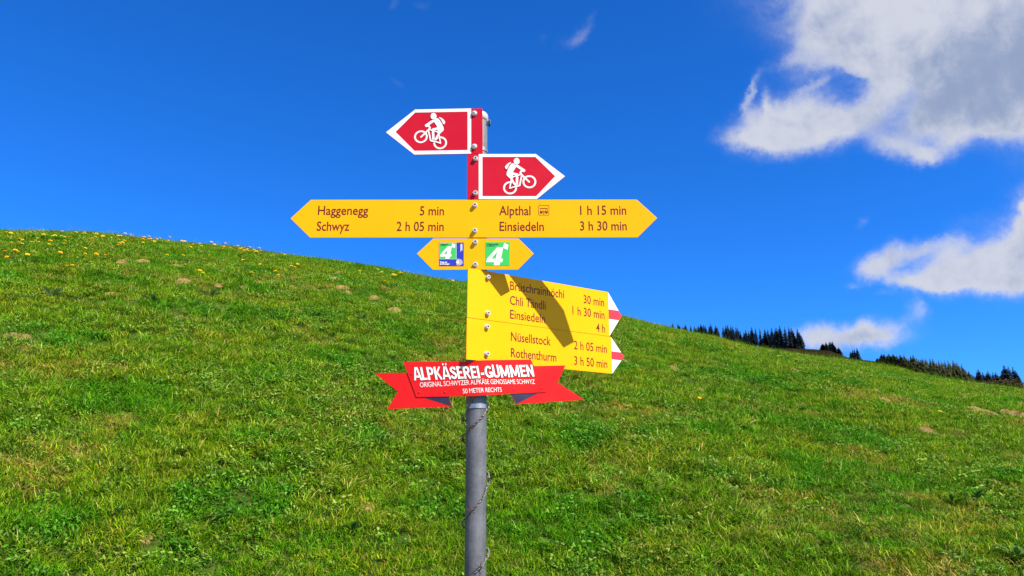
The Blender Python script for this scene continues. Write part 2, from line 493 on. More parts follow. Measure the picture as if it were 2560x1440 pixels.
def build_far():
    aa = np.linspace(-1.0, 1.05, 420)
    prof = [(-200, None), (-120, -40), (-60, -14), (-25, -3.2), (-8, -.4), (0, 0), (10, -.6), (40, -8), (120, -34), (260, None)]
    V, Fc = [], []
    for a in aa:
        zc = float(tfar(a)) * RF + (float(fbm(a * 60, 3.3, 5)) - .5) * 1.6
        for dr_, dz in prof:
            r = RF + dr_
            z = -45 if dz is None else zc + dz
            V.append((math.sin(a) * r, math.cos(a) * r, z))
    n = len(prof)
    for i in range(len(aa) - 1):
        for j in range(n - 1):
            Fc.append((i * n + j, (i + 1) * n + j, (i + 1) * n + j + 1, i * n + j + 1))
    o = mesh_obj("far_hill", V, Fc, mat_farhill(), smooth=True)
    setp(o, kind='structure', label='dark distant ridge behind the meadow')
build_far()
def far_ground(x):   # point on the far crest below photo column x
    d = ray(x, 900)
    a = math.atan2(d.x, d.y)
    return a, float(tfar(a)) * RF

# ------------------------------------------------------------------ flat print helpers
class Plane:
    def __init__(s, origin, yaw_deg):
        a = math.radians(yaw_deg)
        s.o = Vector(origin)
        s.x = Vector((math.cos(a), math.sin(a), 0))
        s.n = Vector((math.sin(a), -math.cos(a), 0))     # towards the viewer
        s.yaw = a
    def uv(s, px, py):
        d = ray(px, py)
        p = d * (s.o.dot(s.n) / d.dot(s.n))
        return ((p - s.o).dot(s.x), p.z)
    def at(s, u, v, off=0.0):
        q = s.o + s.x * u + s.n * off
        return Vector((q.x, q.y, v))
    def uvs(s, pts):
        return [s.uv(*p) for p in pts]

def prism(plane, pts, thick, bev=0.0):
    """solid plate: front face at off=0, back at -thick"""
    n = len(pts)
    V = [plane.at(u, v, 0) for u, v in pts] + [plane.at(u, v, -thick) for u, v in pts]
    Fc = [tuple(range(n)), tuple(range(2 * n - 1, n - 1, -1))]
    for i in range(n):
        j = (i + 1) % n
        Fc.append((j, i, i + n, j + n))
    return V, Fc
def ccw(pts):
    a = sum(p[0] * q[1] - q[0] * p[1] for p, q in zip(pts, pts[1:] + pts[:1]))
    return pts if a > 0 else pts[::-1]
def board(name, plane, pts, thick, mat, parent, **kw):
    pts = ccw(pts)
    V, Fc = prism(plane, pts, thick)
    me = bpy.data.meshes.new(name)
    bm = bmesh.new()
    vs_ = [bm.verts.new(v) for v in V]
    for f in Fc: bm.faces.new([vs_[i] for i in f])
    bm.normal_update()
    bmesh.ops.recalc_face_normals(bm, faces=bm.faces)
    es = [e for e in bm.edges]
    bmesh.ops.bevel(bm, geom=es, offset=.0006, segments=2, affect='EDGES', profile=.5)
    bm.to_mesh(me); bm.free()
    me.materials.append(mat)
    o = link(name, me, parent)
    return setp(o, **kw)

class Flat:
    """flat printed shapes on a surface; mapf(u, v, off) -> point"""
    def __init__(s, mapf, base=.0004):
        s.mapf, s.V, s.F, s.off, s.base, s.step = mapf, [], [], 0, base, 0
    def poly(s, outer, holes=(), step=.00003):
        loops = [[Vector((p[0], p[1], 0)) for p in outer]] + [[Vector((p[0], p[1], 0)) for p in h] for h in holes]
        tris = tessellate_polygon(loops)
        flat = [p for lp in loops for p in lp]
        b = len(s.V)
        off = s.base + s.off * (s.step if s.step else step)
        s.off += 1
        s.V += [s.mapf(p.x, p.y, off) for p in flat]
        for t in tris:
            a, c, d = (flat[i] for i in t)
            area = (c.x - a.x) * (d.y - a.y) - (d.x - a.x) * (c.y - a.y)
            t = t if area > 0 else t[::-1]
            s.F.append(tuple(b + i for i in t))
    def stroke(s, pts, w, caps=True):
        for p, q in zip(pts, pts[1:]):
            dx, dy = q[0] - p[0], q[1] - p[1]
            l = math.hypot(dx, dy) or 1e-9
            nx, ny = -dy / l * w / 2, dx / l * w / 2
            s.poly([(p[0] + nx, p[1] + ny), (p[0] - nx, p[1] - ny), (q[0] - nx, q[1] - ny), (q[0] + nx, q[1] + ny)])
        if caps:
            for p in pts: s.disc(p, w / 2, 12)
    def disc(s, c, r, n=24, ry=None):
        ry = ry or r
        s.poly([(c[0] + r * math.cos(2 * math.pi * i / n), c[1] + ry * math.sin(2 * math.pi * i / n)) for i in range(n)])
    def ring(s, c, ro, ri, n=36):
        s.poly([(c[0] + ro * math.cos(2 * math.pi * i / n), c[1] + ro * math.sin(2 * math.pi * i / n)) for i in range(n)],
               [[(c[0] + ri * math.cos(2 * math.pi * i / n), c[1] + ri * math.sin(2 * math.pi * i / n)) for i in range(n)][::-1]])
    def build(s, name, mat, parent, **kw):
        return setp(mesh_obj(name, s.V, s.F, mat, parent), **kw)

def glyph_mesh(txt, bold=0.0, shear=0.0, spacing=1.0):
    cu = bpy.data.curves.new("lettering", 'FONT')
    cu.body = txt
    cu.size = 1.0
    cu.offset = bold
    cu.shear = shear
    cu.space_character = spacing
    cu.resolution_u = 3
    o = bpy.data.objects.new("lettering", cu)
    COL.objects.link(o)
    dg = bpy.context.evaluated_depsgraph_get()
    me = bpy.data.meshes.new_from_object(o.evaluated_get(dg))
    V = [tuple(v.co) for v in me.vertices]
    Fc = [tuple(p.vertices) for p in me.polygons]
    bpy.data.objects.remove(o)
    bpy.data.curves.remove(cu)
    bpy.data.meshes.remove(me)
    return V, Fc
_Hv, _ = glyph_mesh("H")
CAP_H = max(v[1] for v in _Hv)
def text_uv(txt, u0, u1, vb0, vb1, cap0, cap1=None, bold=0.0, shear=0.0, spacing=1.0):
    """letters in (u, v): left/right extents u0..u1, baseline vb0->vb1, cap height cap0->cap1"""
    V, Fc = glyph_mesh(txt, bold, 0, spacing)
    cap1 = cap0 if cap1 is None else cap1
    x0, x1 = min(v[0] for v in V), max(v[0] for v in V)
    out = []
    for x, y, _z in V:
        t = (x - x0) / (x1 - x0)
        h = (cap0 + (cap1 - cap0) * t) * (y / CAP_H)
        out.append((u0 + (u1 - u0) * t + shear * h, vb0 + (vb1 - vb0) * t + h))
    return out, Fc
def put_text(mapf, parent, mat, txt, *a, off=.0005, name="lettering", **kw):
    uv, Fc = text_uv(txt, *a, **kw)
    o = mesh_obj(name, [mapf(u, v, off) for u, v in uv], Fc, mat, parent)
    # orient towards the viewer
    me = o.data
    if len(me.polygons) and me.polygons[0].normal.dot(Vector((0, -1, 0))) < 0:
        me.flip_normals()
    return o

# ------------------------------------------------------------------ signpost
D0 = 2.28
P_TOP = Vector((-.1093, D0, 1.142))
P_LOW = Vector((-.1022, D0, -.256))
def pole_at(z):
    t = (z - P_LOW.z) / (P_TOP.z - P_LOW.z)
    return P_LOW.lerp(P_TOP, t)
base_z = H1(-.10, D0) - .3
pb = pole_at(base_z)
post = empty("signpost", (pb.x, pb.y, H1(-.10, D0)), label="grey metal signpost with red cycle signs, yellow hiking signs and a red banner", category="signpost")
PR = .030
def tube(p0, p1, r, n=32, rings=2, cap=True):
    p0, p1 = Vector(p0), Vector(p1)
    q = (p1 - p0).to_track_quat('Z', 'Y')
    V, Fc = [], []
    for k_ in range(rings):
        c = p0.lerp(p1, k_ / (rings - 1))
        for i in range(n):
            a = 2 * math.pi * i / n
            V.append(c + q @ Vector((r * math.cos(a), r * math.sin(a), 0)))
    for k_ in range(rings - 1):
        for i in range(n):
            j = (i + 1) % n
            Fc.append((k_ * n + i, k_ * n + j, (k_ + 1) * n + j, (k_ + 1) * n + i))
    if cap:
        Fc.append(tuple(range(n))[::-1]); Fc.append(tuple((rings - 1) * n + i for i in range(n)))
    return V, Fc
V, Fc = tube(pole_at(base_z), pole_at(1.125), PR, 48, 8, True)
pole = mesh_obj("pole", V, Fc, M_POLE, post, smooth=True)
# rounded plastic cap
def lathe(center, prof, n=40, mat=None, name="cap", parent=None, **kw):
    V, Fc = [], []
    for r, z in prof:
        for i in range(n):
            a = 2 * math.pi * i / n
            V.append((center.x + r * math.cos(a), center.y + r * math.sin(a), center.z + z))
    for k_ in range(len(prof) - 1):
        for i in range(n):
            j = (i + 1) % n
            Fc.append((k_ * n + i, k_ * n + j, (k_ + 1) * n + j, (k_ + 1) * n + i))
    Fc.append(tuple(range(n))[::-1]); Fc.append(tuple((len(prof) - 1) * n + i for i in range(n)))
    return setp(mesh_obj(name, V, Fc, mat, parent, smooth=True), **kw)
pt = pole_at(1.118)
lathe(pt, [(.0300, 0), (.0322, .001), (.0325, .018), (.0315, .022), (.0285, .0265), (.022, .031), (.013, .034), (.004, .0352)], mat=M_CAP, name="pole_cap", parent=post)

FRONT = Plane((pole_at(.78).x, D0 - .0365, 0), 0)
RED1 = Plane((pole_at(1.05).x, D0 - .0365, 0), -2.0)
ROTY = math.radians(34)
pm = pole_at(.5)
ROT = Plane((pm.x + .0365 * math.sin(ROTY), pm.y - .0365 * math.cos(ROTY), 0), 34)

def zoomA(X, Y): return (940 + X / 5.12, 240 + Y / 5.12)
def zoomR(X, Y): return (1140 + X / 4.964, 660 + Y / 4.964)
def zoomB(X, Y): return (920 + X / 4.5714, 880 + Y / 4.5714)
def zoomS(X, Y): return (1020 + X / 8.0, 580 + Y / 8.0)

# bolt, built once and shared
def bolt_meshes():
    bm = bmesh.new()
    def cyl(r0, r1, z0, z1, n, mi):
        a = [bm.verts.new((r0 * math.cos(2 * math.pi * i / n), r0 * math.sin(2 * math.pi * i / n), z0)) for i in range(n)]
        b = [bm.verts.new((r1 * math.cos(2 * math.pi * i / n), r1 * math.sin(2 * math.pi * i / n), z1)) for i in range(n)]
        for i in range(n):
            f = bm.faces.new((a[i], a[(i + 1) % n], b[(i + 1) % n], b[i])); f.material_index = mi
        f = bm.faces.new(b); f.material_index = mi
    cyl(.0082, .0082, 0, .0014, 24, 0)       # washer
    cyl(.0066, .0066, .0014, .0075, 24, 0)
    cyl(.0066, .0058, .0075, .0088, 24, 0)
    cyl(.0032, .0032, .0088, .0090, 6, 1)    # socket
    me = bpy.data.meshes.new("bolt")
    bm.to_mesh(me); bm.free()
    me.materials.append(M_STEEL); me.materials.append(M_DARK)
    bm = bmesh.new()
    prof = [(.0085, 0), (.0088, .002), (.0080, .0045), (.0058, .0066), (.003, .0076), (.0006, .0079)]
    n = 24
    rings = [[bm.verts.new((r * math.cos(2 * math.pi * i / n), r * math.sin(2 * math.pi * i / n), z)) for i in range(n)] for r, z in prof]
    for a, b in zip(rings, rings[1:]):
        for i in range(n):
            f = bm.faces.new((a[i], a[(i + 1) % n], b[(i + 1) % n], b[i])); f.smooth = True
    bm.faces.new(rings[-1])
    c = [bm.verts.new(p) for p in ((-.0068, -.0007, .0072), (.0068, -.0007, .0072), (.0068, .0007, .0072), (-.0068, .0007, .0072),
                                   (-.004, -.0007, .0081), (.004, -.0007, .0081), (.004, .0007, .0081), (-.004, .0007, .0081))]
    for f in ((4, 5, 6, 7), (0, 1, 5, 4), (3, 2, 6, 7)):
        ff = bm.faces.new([c[i] for i in f]); ff.material_index = 1
    me2 = bpy.data.meshes.new("bolt_domed")
    bm.to_mesh(me2); bm.free()
    me2.materials.append(M_STEEL); me2.materials.append(M_DARK)
    return me, me2
BOLT, DOME = bolt_meshes()
def put_bolt(plane, px, parent, me=BOLT):
    u, v = plane.uv(*px)
    p = plane.at(u, v, .0003)
    m = Matrix((plane.x, Vector((0, 0, 1)), plane.n)).transposed().to_4x4()
    # columns: x, up, normal  (right-handed: x cross up = -n ... flip x)
    m = Matrix.Translation(p) @ Matrix((-plane.x, Vector((0, 0, 1)), plane.n)).transposed().to_4x4()
    m = m @ Matrix.Rotation(random.uniform(0, 6.28) if me is BOLT else random.uniform(-.4, .1), 4, 'Z')
    link("bolt", me, parent, mw=m)
def clamp_band(z, parent=None, r=.0318, h=.012):
    p = pole_at(z)
    V, Fc = [], []
    n = 40
    for rr, zz in ((r, -h / 2), (r, h / 2), (PR - .0005, h / 2), (PR - .0005, -h / 2)):
        for i in range(n):
            a = 2 * math.pi * i / n
            V.append((p.x + rr * math.cos(a), p.y + rr * math.sin(a), z + zz))
    for k_ in range(4):
        k2 = (k_ + 1) % 4
        for i in range(n):
            j = (i + 1) % n
            Fc.append((k_ * n + i, k_ * n + j, k2 * n + j, k2 * n + i))
    # ear with a nut at the right and a plate behind the sign
    return mesh_obj("clamp_band", V, Fc, M_BAND, parent or post, smooth=False)

# --- red sign to the left
b1 = board("sign_board", RED1, RED1.uvs([zoomA(*p) for p in [(500, 172), (1362, 157), (1366, 737), (490, 752), (125, 465)]]), .003, M_RED, post,
           label="crimson cycle route board pointing left with white border")
fl = Flat(RED1.at)
fl.poly(RED1.uvs([zoomA(*p) for p in [(501, 174), (1218, 159), (1218, 737), (491, 750), (129, 465)]]),
        [RED1.uvs([zoomA(*p) for p in [(500, 212), (1172, 200), (1172, 693), (492, 703), (250, 460)]])])
fl.build("border", M_WHITE, b1)
def cyclist(plane, parent, mir=None):
    def P(X, Y):
        if mir: X, Y = mir(X, Y)
        return plane.uv(*zoomA(X, Y))
    sc_ = abs(plane.uv(*zoomA(1000, 500))[0] - plane.uv(*zoomA(900, 500))[0]) / 100
    f1 = Flat(plane.at, .0005)
    f1.ring(P(575, 522), 87 * sc_, 65 * sc_)
    f1.ring(P(822, 600), 87 * sc_, 65 * sc_)
    f1.stroke([P(577, 524), P(628, 478), P(692, 412)], 21 * sc_)
    f1.stroke([P(692, 412), P(678, 385), P(648, 381)], 22 * sc_)
    f1.disc(P(648, 379), 21 * sc_)
    f1.stroke([P(655, 372), P(752, 306)], 34 * sc_)                      # arm
    f1.poly([P(*q) for q in [(738, 302), (775, 284), (806, 292), (838, 338), (867, 412), (866, 440), (812, 492), (776, 470), (790, 440), (765, 425),
                             (722, 420), (788, 402), (748, 338)]][::1])
    f1.stroke([P(733, 428), P(800, 420), P(836, 418)], 30 * sc_)         # thigh
    f1.stroke([P(730, 430), P(735, 548)], 30 * sc_)                      # shin
    f1.stroke([P(724, 556), P(760, 550)], 14 * sc_)                      # foot
    f1.stroke([P(672, 440), P(700, 572), P(770, 590)], 19 * sc_)         # frame
    f1.stroke([P(680, 430), P(800, 466)], 15 * sc_)
    f1.stroke([P(806, 480), P(764, 556)], 22 * sc_)
    f1.stroke([P(770, 588), P(826, 607), P(806, 490)], 16 * sc_)
    f1.stroke([P(800, 440), P(816, 478)], 16 * sc_)
    f1.disc(P(738, 265), 38 * sc_, 28, 41 * sc_)                         # head
    f1.poly([P(*q) for q in [(705, 258), (706, 238), (720, 224), (742, 219), (762, 230), (774, 250), (778, 270)]])
    f1.poly([P(*q) for q in [(804, 276), (824, 276), (862, 300), (884, 328), (886, 342), (876, 362), (862, 364), (850, 336), (832, 304)]])
    f1.build("cyclist_symbol", M_WHITE, parent)
    f2 = Flat(plane.at, .0025)
    f2.base = .0019
    f2.stroke([P(704, 256), P(740, 264), P(776, 272)], 5 * sc_, False)
    f2.stroke([P(798, 280), P(826, 306), P(848, 340), P(860, 368)], 5 * sc_, False)
    f2.build("symbol_lines", M_DKRED, parent)
cyclist(RED1, b1)
for p in ((1186, 284), (1186, 367)): put_bolt(RED1, p, b1, DOME)

# --- red sign to the right
b2 = board("sign_board", FRONT, FRONT.uvs([zoomA(*p) for p in [(1166, 742), (2047, 742), (2422, 1028), (2057, 1322), (1166, 1322)]]), .003, M_RED, post,
           label="crimson cycle route board pointing right with white border")
fl = Flat(FRONT.at)
fl.poly(FRONT.uvs([zoomA(*p) for p in [(1315, 743), (2046, 743), (2418, 1028), (2056, 1320), (1315, 1320)]]),
        [FRONT.uvs([zoomA(*p) for p in [(1362, 780), (2040, 780), (2293, 1028), (2050, 1283), (1362, 1283)]])])
fl.build("border", M_WHITE, b2)
cyclist(FRONT, b2, lambda X, Y: (2538 - X, Y + 576))
for p in ((1189, 397), (1188.5, 483)): put_bolt(FRONT, p, b2)

# --- long yellow double arrow
def rct(plane, pts): return plane.uvs(pts)
b3 = board("sign_board", FRONT, FRONT.uvs([(777, 499.5), (1592, 499), (1643, 545), (1594, 593.5), (775, 594), (726, 546)]), .003, M_YEL, post,
           label="long yellow hiking board with an arrow point at both ends")
def front_text(txt, x0, x1, yb, yc, parent, yb1=None, bold=0.008):
    u0, v0 = FRONT.uv(x0, yb)
    u1, v1 = FRONT.uv(x1, yb if yb1 is None else yb1)
    _, vc = FRONT.uv(x0, yc)
    put_text(FRONT.at, parent, M_TEXT, txt, u0, u1, v0, v1, vc - v0, bold=bold)
front_text("Haggenegg", 794.7, 920.3, 537, 514.8, b3)
front_text("Schwyz", 791.5, 873, 576.6, 554, b3)
front_text("5 min", 1049.6, 1109.8, 538, 515.8, b3)
front_text("2 h 05 min", 991.3, 1109.2, 577.3, 554.5, b3)
front_text("Alpthal", 1248, 1326.4, 537.8, 515, b3)
front_text("Einsiedeln", 1249, 1359.8, 577, 554.5, b3)
front_text("1 h 15 min", 1450.6, 1565.9, 537, 514.5, b3, 536.4)
front_text("3 h 30 min", 1450.4, 1567.2, 576, 553.5, b3, 575.6)
fb = Flat(FRONT.at)
def zoomC(X, Y): return (1160 + X / 5.12, 480 + Y / 5.12)
def rrect(x0, y0, x1, y1, r, f=zoomC, n=5):
    pts = []
    for cx, cy, a0 in ((x1 - r, y0 + r, -90), (x1 - r, y1 - r, 0), (x0 + r, y1 - r, 90), (x0 + r, y0 + r, 180)):
        for i in range(n):
            a = math.radians(a0 + 90 * i / (n - 1))
            pts.append(f(cx + r * math.cos(a), cy + r * math.sin(a)))
    return pts
fb.poly(FRONT.uvs(rrect(953, 170, 1090, 298, 12)), [FRONT.uvs(rrect(958, 175, 1085, 293, 9))])
for q in ([(972, 207), (1070, 207), (1070, 215), (972, 215)], [(978, 215), (981, 215), (981, 247), (978, 247)], [(1012, 215), (1015, 215), (1015, 247), (1012, 247)],
          [(1044, 215), (1047, 215), (1047, 266), (1044, 266)], [(1062, 215), (1067, 215), (1073, 247), (1068, 247)],
          [(972, 246), (1044, 246), (1044, 264), (1036, 254), (1020, 250), (1006, 256), (1002, 274), (972, 272)],
          [(1047, 248), (1073, 246), (1073, 272), (1042, 274), (1047, 262)]):
    fb.poly(FRONT.uvs([zoomC(*p) for p in q]))
fb.ring(FRONT.uv(*zoomC(1021, 270)), .0026, .0015, 20)
fb.build("bus_symbol", M_TEXT, b3)
for p in ((1187.5, 513.5), (1187.5, 577)): put_bolt(FRONT, p, b3)

# --- short yellow double arrow with route stickers
b4 = board("sign_board", FRONT, FRONT.uvs([(1083, 596.2), (1296, 596.2), (1334.5, 634), (1295, 674), (1082, 674.5), (1042, 634)]), .003, M_YEL, post,
           label="short yellow double arrow board with two green number 4 stickers")
def sticker4(box, parent, full):
    x0, y0, x1, y1 = box
    def Q(X, Y):
        return FRONT.uv(*zoomS(x0 + (X - 1553) / 477 * (x1 - x0), y0 + (Y - 210) / 460 * (y1 - y0)))
    if full:
        f0 = Flat(FRONT.at, .0004); f0.poly([Q(1546, 203), Q(2037, 203), Q(2037, 677), Q(1546, 677)]); f0.build("sticker_edge", M_CREAM if False else M_GREEN, parent)
    f1 = Flat(FRONT.at, .0007); f1.poly([Q(1553, 210), Q(2030, 210), Q(2030, 670), Q(1553, 670)]); f1.build("sticker", M_GREEN, parent)
    f2 = Flat(FRONT.at, .0010)
    f2.poly([Q(*p) for p in [(1785, 308), (1905, 308), (1858, 535), (1898, 535), (1885, 605), (1845, 605), (1830, 669), (1715, 669), (1728, 605), (1563, 605), (1580, 535)]],
            [[Q(*p) for p in [(1670, 535), (1755, 535), (1785, 392)]]])
    f2.poly([Q(*p) for p in [(1925, 218), (2010, 262), (1990, 358), (1897, 318)]])
    f2.build("route_number", M_WHITE, parent)
    a, b = Q(1567, 262), Q(1805, 262)
    put_text(FRONT.at, parent, M_DKGREEN, "ViaJacobi", a[0], b[0], a[1], b[1], Q(1567, 230)[1] - a[1], bold=.03, off=.0011)
    f3 = Flat(FRONT.at, .0011); f3.poly([Q(1567, 278), Q(1745, 278), Q(1745, 288), Q(1567, 288)]); f3.build("small_print", M_DKGREEN, parent)
sticker4((1553, 210, 2030, 670), b4, True)
f = Flat(FRONT.at, .0004); f.poly(FRONT.uvs([zoomS(*p) for p in [(618, 211), (1116, 211), (1116, 684), (618, 684)]])); f.build("sticker_edge", M_PURP, b4)
f = Flat(FRONT.at, .0005); f.poly(FRONT.uvs([zoomS(*p) for p in [(626, 219), (1104, 219), (1104, 674), (626, 674)]])); f.build("sticker", M_BLUE, b4, label="blue sticker field with a white scallop shell")
f = Flat(FRONT.at, .0006); f.poly(FRONT.uvs([zoomS(*p) for p in [(630, 217), (969, 217), (969, 545), (630, 545)]])); f.build("sticker_edge", M_PALE, b4)
sticker4((636, 223, 962, 539), b4, False)
for txt, X0, X1, Yb, Yc in (("Wege der", 633, 788, 617, 590), ("Jakobspilger", 633, 838, 652, 627)):
    a, b = FRONT.uv(*zoomS(X0, Yb)), FRONT.uv(*zoomS(X1, Yb))
    put_text(FRONT.at, b4, M_WHITE, txt, a[0], b[0], a[1], b[1], FRONT.uv(*zoomS(X0, Yc))[1] - a[1], bold=.04, off=.0009)
f = Flat(FRONT.at, .0009)
for X, Y0, Y1 in ((1050, 240, 396), (1064, 240, 372), (1078, 240, 372)):
    f.poly(FRONT.uvs([zoomS(X, Y0), zoomS(X + 9, Y0), zoomS(X + 9, Y1), zoomS(X, Y1)]))
f.build("small_print", M_WHITE, b4)
f = Flat(FRONT.at, .0009)
hx, hy = 968, 606
for i in range(11):
    a = math.radians(-80 + 16 * i)
    r0, r1 = 18, 128 * (.62 + .38 * math.cos(a * .9))
    c0 = (hx + r0 * math.cos(a), hy + r0 * .6 * math.sin(a)); c1 = (hx + r1 * math.cos(a), hy + r1 * .72 * math.sin(a))
    nx, ny = -math.sin(a), math.cos(a)
    f.poly(FRONT.uvs([zoomS(c0[0] + nx * 2, c0[1] + ny * 2), zoomS(c0[0] - nx * 2, c0[1] - ny * 2), zoomS(c1[0] - nx * 5.5, c1[1] - ny * 5.5), zoomS(c1[0] + nx * 5.5, c1[1] + ny * 5.5)]))
f.build("shell_rays", M_WHITE, b4)
f = Flat(FRONT.at, .0014); f.disc(FRONT.uv(*zoomS(992, 606)), .0044, 20, .0052); f.build("shell_hinge", M_CREAM, b4)
for p in ((1188.5, 605.5), (1188.5, 662)): put_bolt(FRONT, p, b4)

# --- two turned yellow boards
u_l = ROT.uv(1168.5, 760)[0]
u_r = ROT.uv(1521.5, 790)[0]
u_r2 = ROT.uv(1528.5, 890)[0]
zt, zm, zb = .6155, .4640, .3405
b5 = board("sign_board", ROT, [(u_l, zt), (u_r, zt), (ROT.uv(1554.5, 792)[0], (zt + zm) / 2), (u_r, zm + .0006), (u_l, zm + .0006)], .003, M_YEL, post,
           label="three line yellow mountain trail board turned to the right with white red white tip")
b6 = board("sign_board", ROT, [(u_l - .001, zm - .0006), (u_r2, zm - .0006), (ROT.uv(1560.5, 895)[0], (zb + zm) / 2), (u_r2, zb), (u_l - .001, zb)], .003, M_YEL, post,
           label="two line yellow mountain trail board turned to the right with white red white tip")
def tip(b, ur, ut, z1, z0, parent):
    e = .0012
    zmid = (z1 + z0) / 2
    f = Flat(ROT.at, .0004); f.poly([(ur + .001, z0 + e), (ut - e, zmid), (ur + .001, z1 - e)]); f.build("tip_field", M_WHITE, parent)
    hh = (z1 - z0) * .108
    k_ = (ut - ur) / ((z1 - z0) / 2)
    f = Flat(ROT.at, .0008); f.poly([(ur + .001, zmid - hh), (ut - e - hh * k_, zmid - hh), (ut - e, zmid), (ut - e - hh * k_, zmid + hh), (ur + .001, zmid + hh)])
    f.build("tip_stripe", M_TIP, parent)
M_TIP = mat_basic("tip_red", (.62, .03, .05), .4)
tip(b5, u_r, ROT.uv(1554.5, 792)[0], zt, zm + .0006, b5)
tip(b6, u_r2, ROT.uv(1560.5, 895)[0], zm - .0006, zb, b6)
def rot_text(txt, X0, X1, Y, parent, cap=.0272):
    u0, v0 = ROT.uv(*zoomR(X0, Y))
    u1 = ROT.uv(*zoomR(X1, Y + (X1 - X0) * .14))[0]
    put_text(ROT.at, parent, M_TEXT, txt, u0, u1, v0, v0, cap, bold=.006)
rot_text("Brüschrainhöchi", 672, 1340, 318, b5)
rot_text("Chli Tändli", 668, 1113, 500, b5)
rot_text("Einsiedeln", 671, 1105, 675, b5)
rot_text("30 min", 1585, 1838, 485, b5)
rot_text("1 h 30 min", 1446, 1843, 624, b5)
rot_text("4 h", 1740, 1850, 838, b5)
rot_text("Nüsellstock", 681, 1175, 952, b6)
rot_text("Rothenthurm", 681, 1245, 1153, b6)
rot_text("2 h 05 min", 1465, 1872, 1056, b6)
rot_text("3 h 50 min", 1468, 1878, 1249, b6)
for p, b in (((390, 165), b5), ((388, 612), b5), ((380, 780), b6), ((378, 1115), b6)):
    put_bolt(ROT, zoomR(*p), b)

# clamps round the pole behind the signs
for px in ((1189, 284), (1189, 367), (1189, 397), (1189, 483), (1189, 513), (1189, 577), (1189, 606), (1189, 662), (1189, 693), (1189, 783), (1189, 817), (1189, 884)):
    clamp_band(FRONT.uv(*px)[1] + (.0 if px[1] < 690 else -.0))
# nuts on the right side of the pole by the top sign
V, Fc = tube(pole_at(1.115) + Vector((.028, -.006, 0)), pole_at(1.115) + Vector((.040, -.008, 0)), .0065, 6)
mesh_obj("clamp_nut", V, Fc, M_BAND, post)
V, Fc = tube(pole_at(1.113) + Vector((.036, -.018, 0)), pole_at(1.113) + Vector((.036, .02, 0)), .003, 10)
mesh_obj("clamp_screw", V, Fc, M_DARK, post)
# hose clamp under the banner
zc = FRONT.uv(1188, 1014)[1]
hc = clamp_band(zc, r=.0322, h=.0125); hc.name = "hose_clamp"; hc.data.materials[0] = M_BAND

# --- red banner, folded round the pole
PSI = math.radians(24)
ub = .016
BL = Plane((pole_at(.3).x, D0 - .044, 0), 0)
_o = BL.at(ub, 0)
BR = Plane((_o.x, _o.y, 0), 24)
def bend(u, v, off=0.0):
    # smooth fold between the two faces, 30 mm wide
    w = .018
    if u <= ub - w: return BL.at(u, v, off)
    if u >= ub + w: return BR.at(u - ub, v, off)
    t = (u - (ub - w)) / (2 * w)
    a = BL.at(ub - w, 0, 0); c = BL.at(ub, 0, 0); b_ = BR.at(w, 0, 0)
    p = a * (1 - t) ** 2 + c * 2 * t * (1 - t) + b_ * t * t
    n = (BL.n * (1 - t) + BR.n * t).normalized()
    p = p + n * off
    return Vector((p.x, p.y, v))
def buv(px, py):
    u, v = BL.uv(px, py)
    if u > ub:
        u2, v = BR.uv(px, py)
        u = u2 + ub
    return (u, v)
def bent_sheet(name, pts, off, thick, mat, parent, slices=True, **kw):
    """plate with outline pts in (u, v), cut into strips so that it follows the fold"""
    pts = ccw(pts)
    bm = bmesh.new()
    vs_ = [bm.verts.new((u, v, 0)) for u, v in pts]
    bm.faces.new(vs_)
    for k_ in range(-6, 7):
        u = ub + .018 * k_ / 6
        g = list(bm.verts) + list(bm.edges) + list(bm.faces)
        bmesh.ops.bisect_plane(bm, geom=g, plane_co=(u, 0, 0), plane_no=(1, 0, 0), dist=1e-7)
    ext = bmesh.ops.extrude_face_region(bm, geom=list(bm.faces))
    for v in [x for x in ext['geom'] if isinstance(x, bmesh.types.BMVert)]:
        v.co.z = -thick
    for v in bm.verts:
        v.co = bend(v.co.x, v.co.y, off + v.co.z)
    bmesh.ops.recalc_face_normals(bm, faces=bm.faces)
    me = bpy.data.meshes.new(name)
    bm.to_mesh(me); bm.free()
    me.materials.append(mat)
    return setp(link(name, me, parent), **kw)
BU = lambda pts: [buv(*zoomB(*p)) for p in pts]
ban = bent_sheet("banner_panel", BU([(402, 112), (1120, 108), (1860, 86), (2035, 458), (1230, 503), (553, 515)]), 0, .002, M_RED2, post,
                 label="red folded banner board with white lettering")
tl = bent_sheet("banner_tail", BU([(72, 240), (640, 236), (925, 516), (960, 622), (222, 652), (340, 450)]), -.0021, .0015, M_RED2, post, label="left swallow tail of the red banner")
tr = bent_sheet("banner_tail", BU([(1632, 480), (1700, 165), (2260, 152), (2172, 350), (2478, 545), (1695, 598)]), -.0021, .0015, M_RED2, post, label="right swallow tail of the red banner")
bent_sheet("fold_paint", BU([(590, 505), (922, 505), (925, 519), (955, 619)]), -.0017, .0003, M_NAVY, tl)  # dark fold of the drawn ribbon, in navy paint
bent_sheet("fold_paint", BU([(1634, 478), (1990, 455), (1960, 466), (1698, 593)]), -.0017, .0003, M_NAVY, tr)
def ban_text(txt, X0, X1, Y0, Y1, c0, c1, bold, shear, mat=M_WHITE, off=.0006, sp=1.0):
    a, b = buv(*zoomB(X0, Y0)), buv(*zoomB(X1, Y1))
    ca, cb = buv(*zoomB(X0, Y0 - c0))[1] - a[1], buv(*zoomB(X1, Y1 - c1))[1] - b[1]
    return put_text(bend, ban, mat, txt, a[0], b[0], a[1], b[1], ca, cb, bold=bold, shear=shear, off=off, spacing=sp)
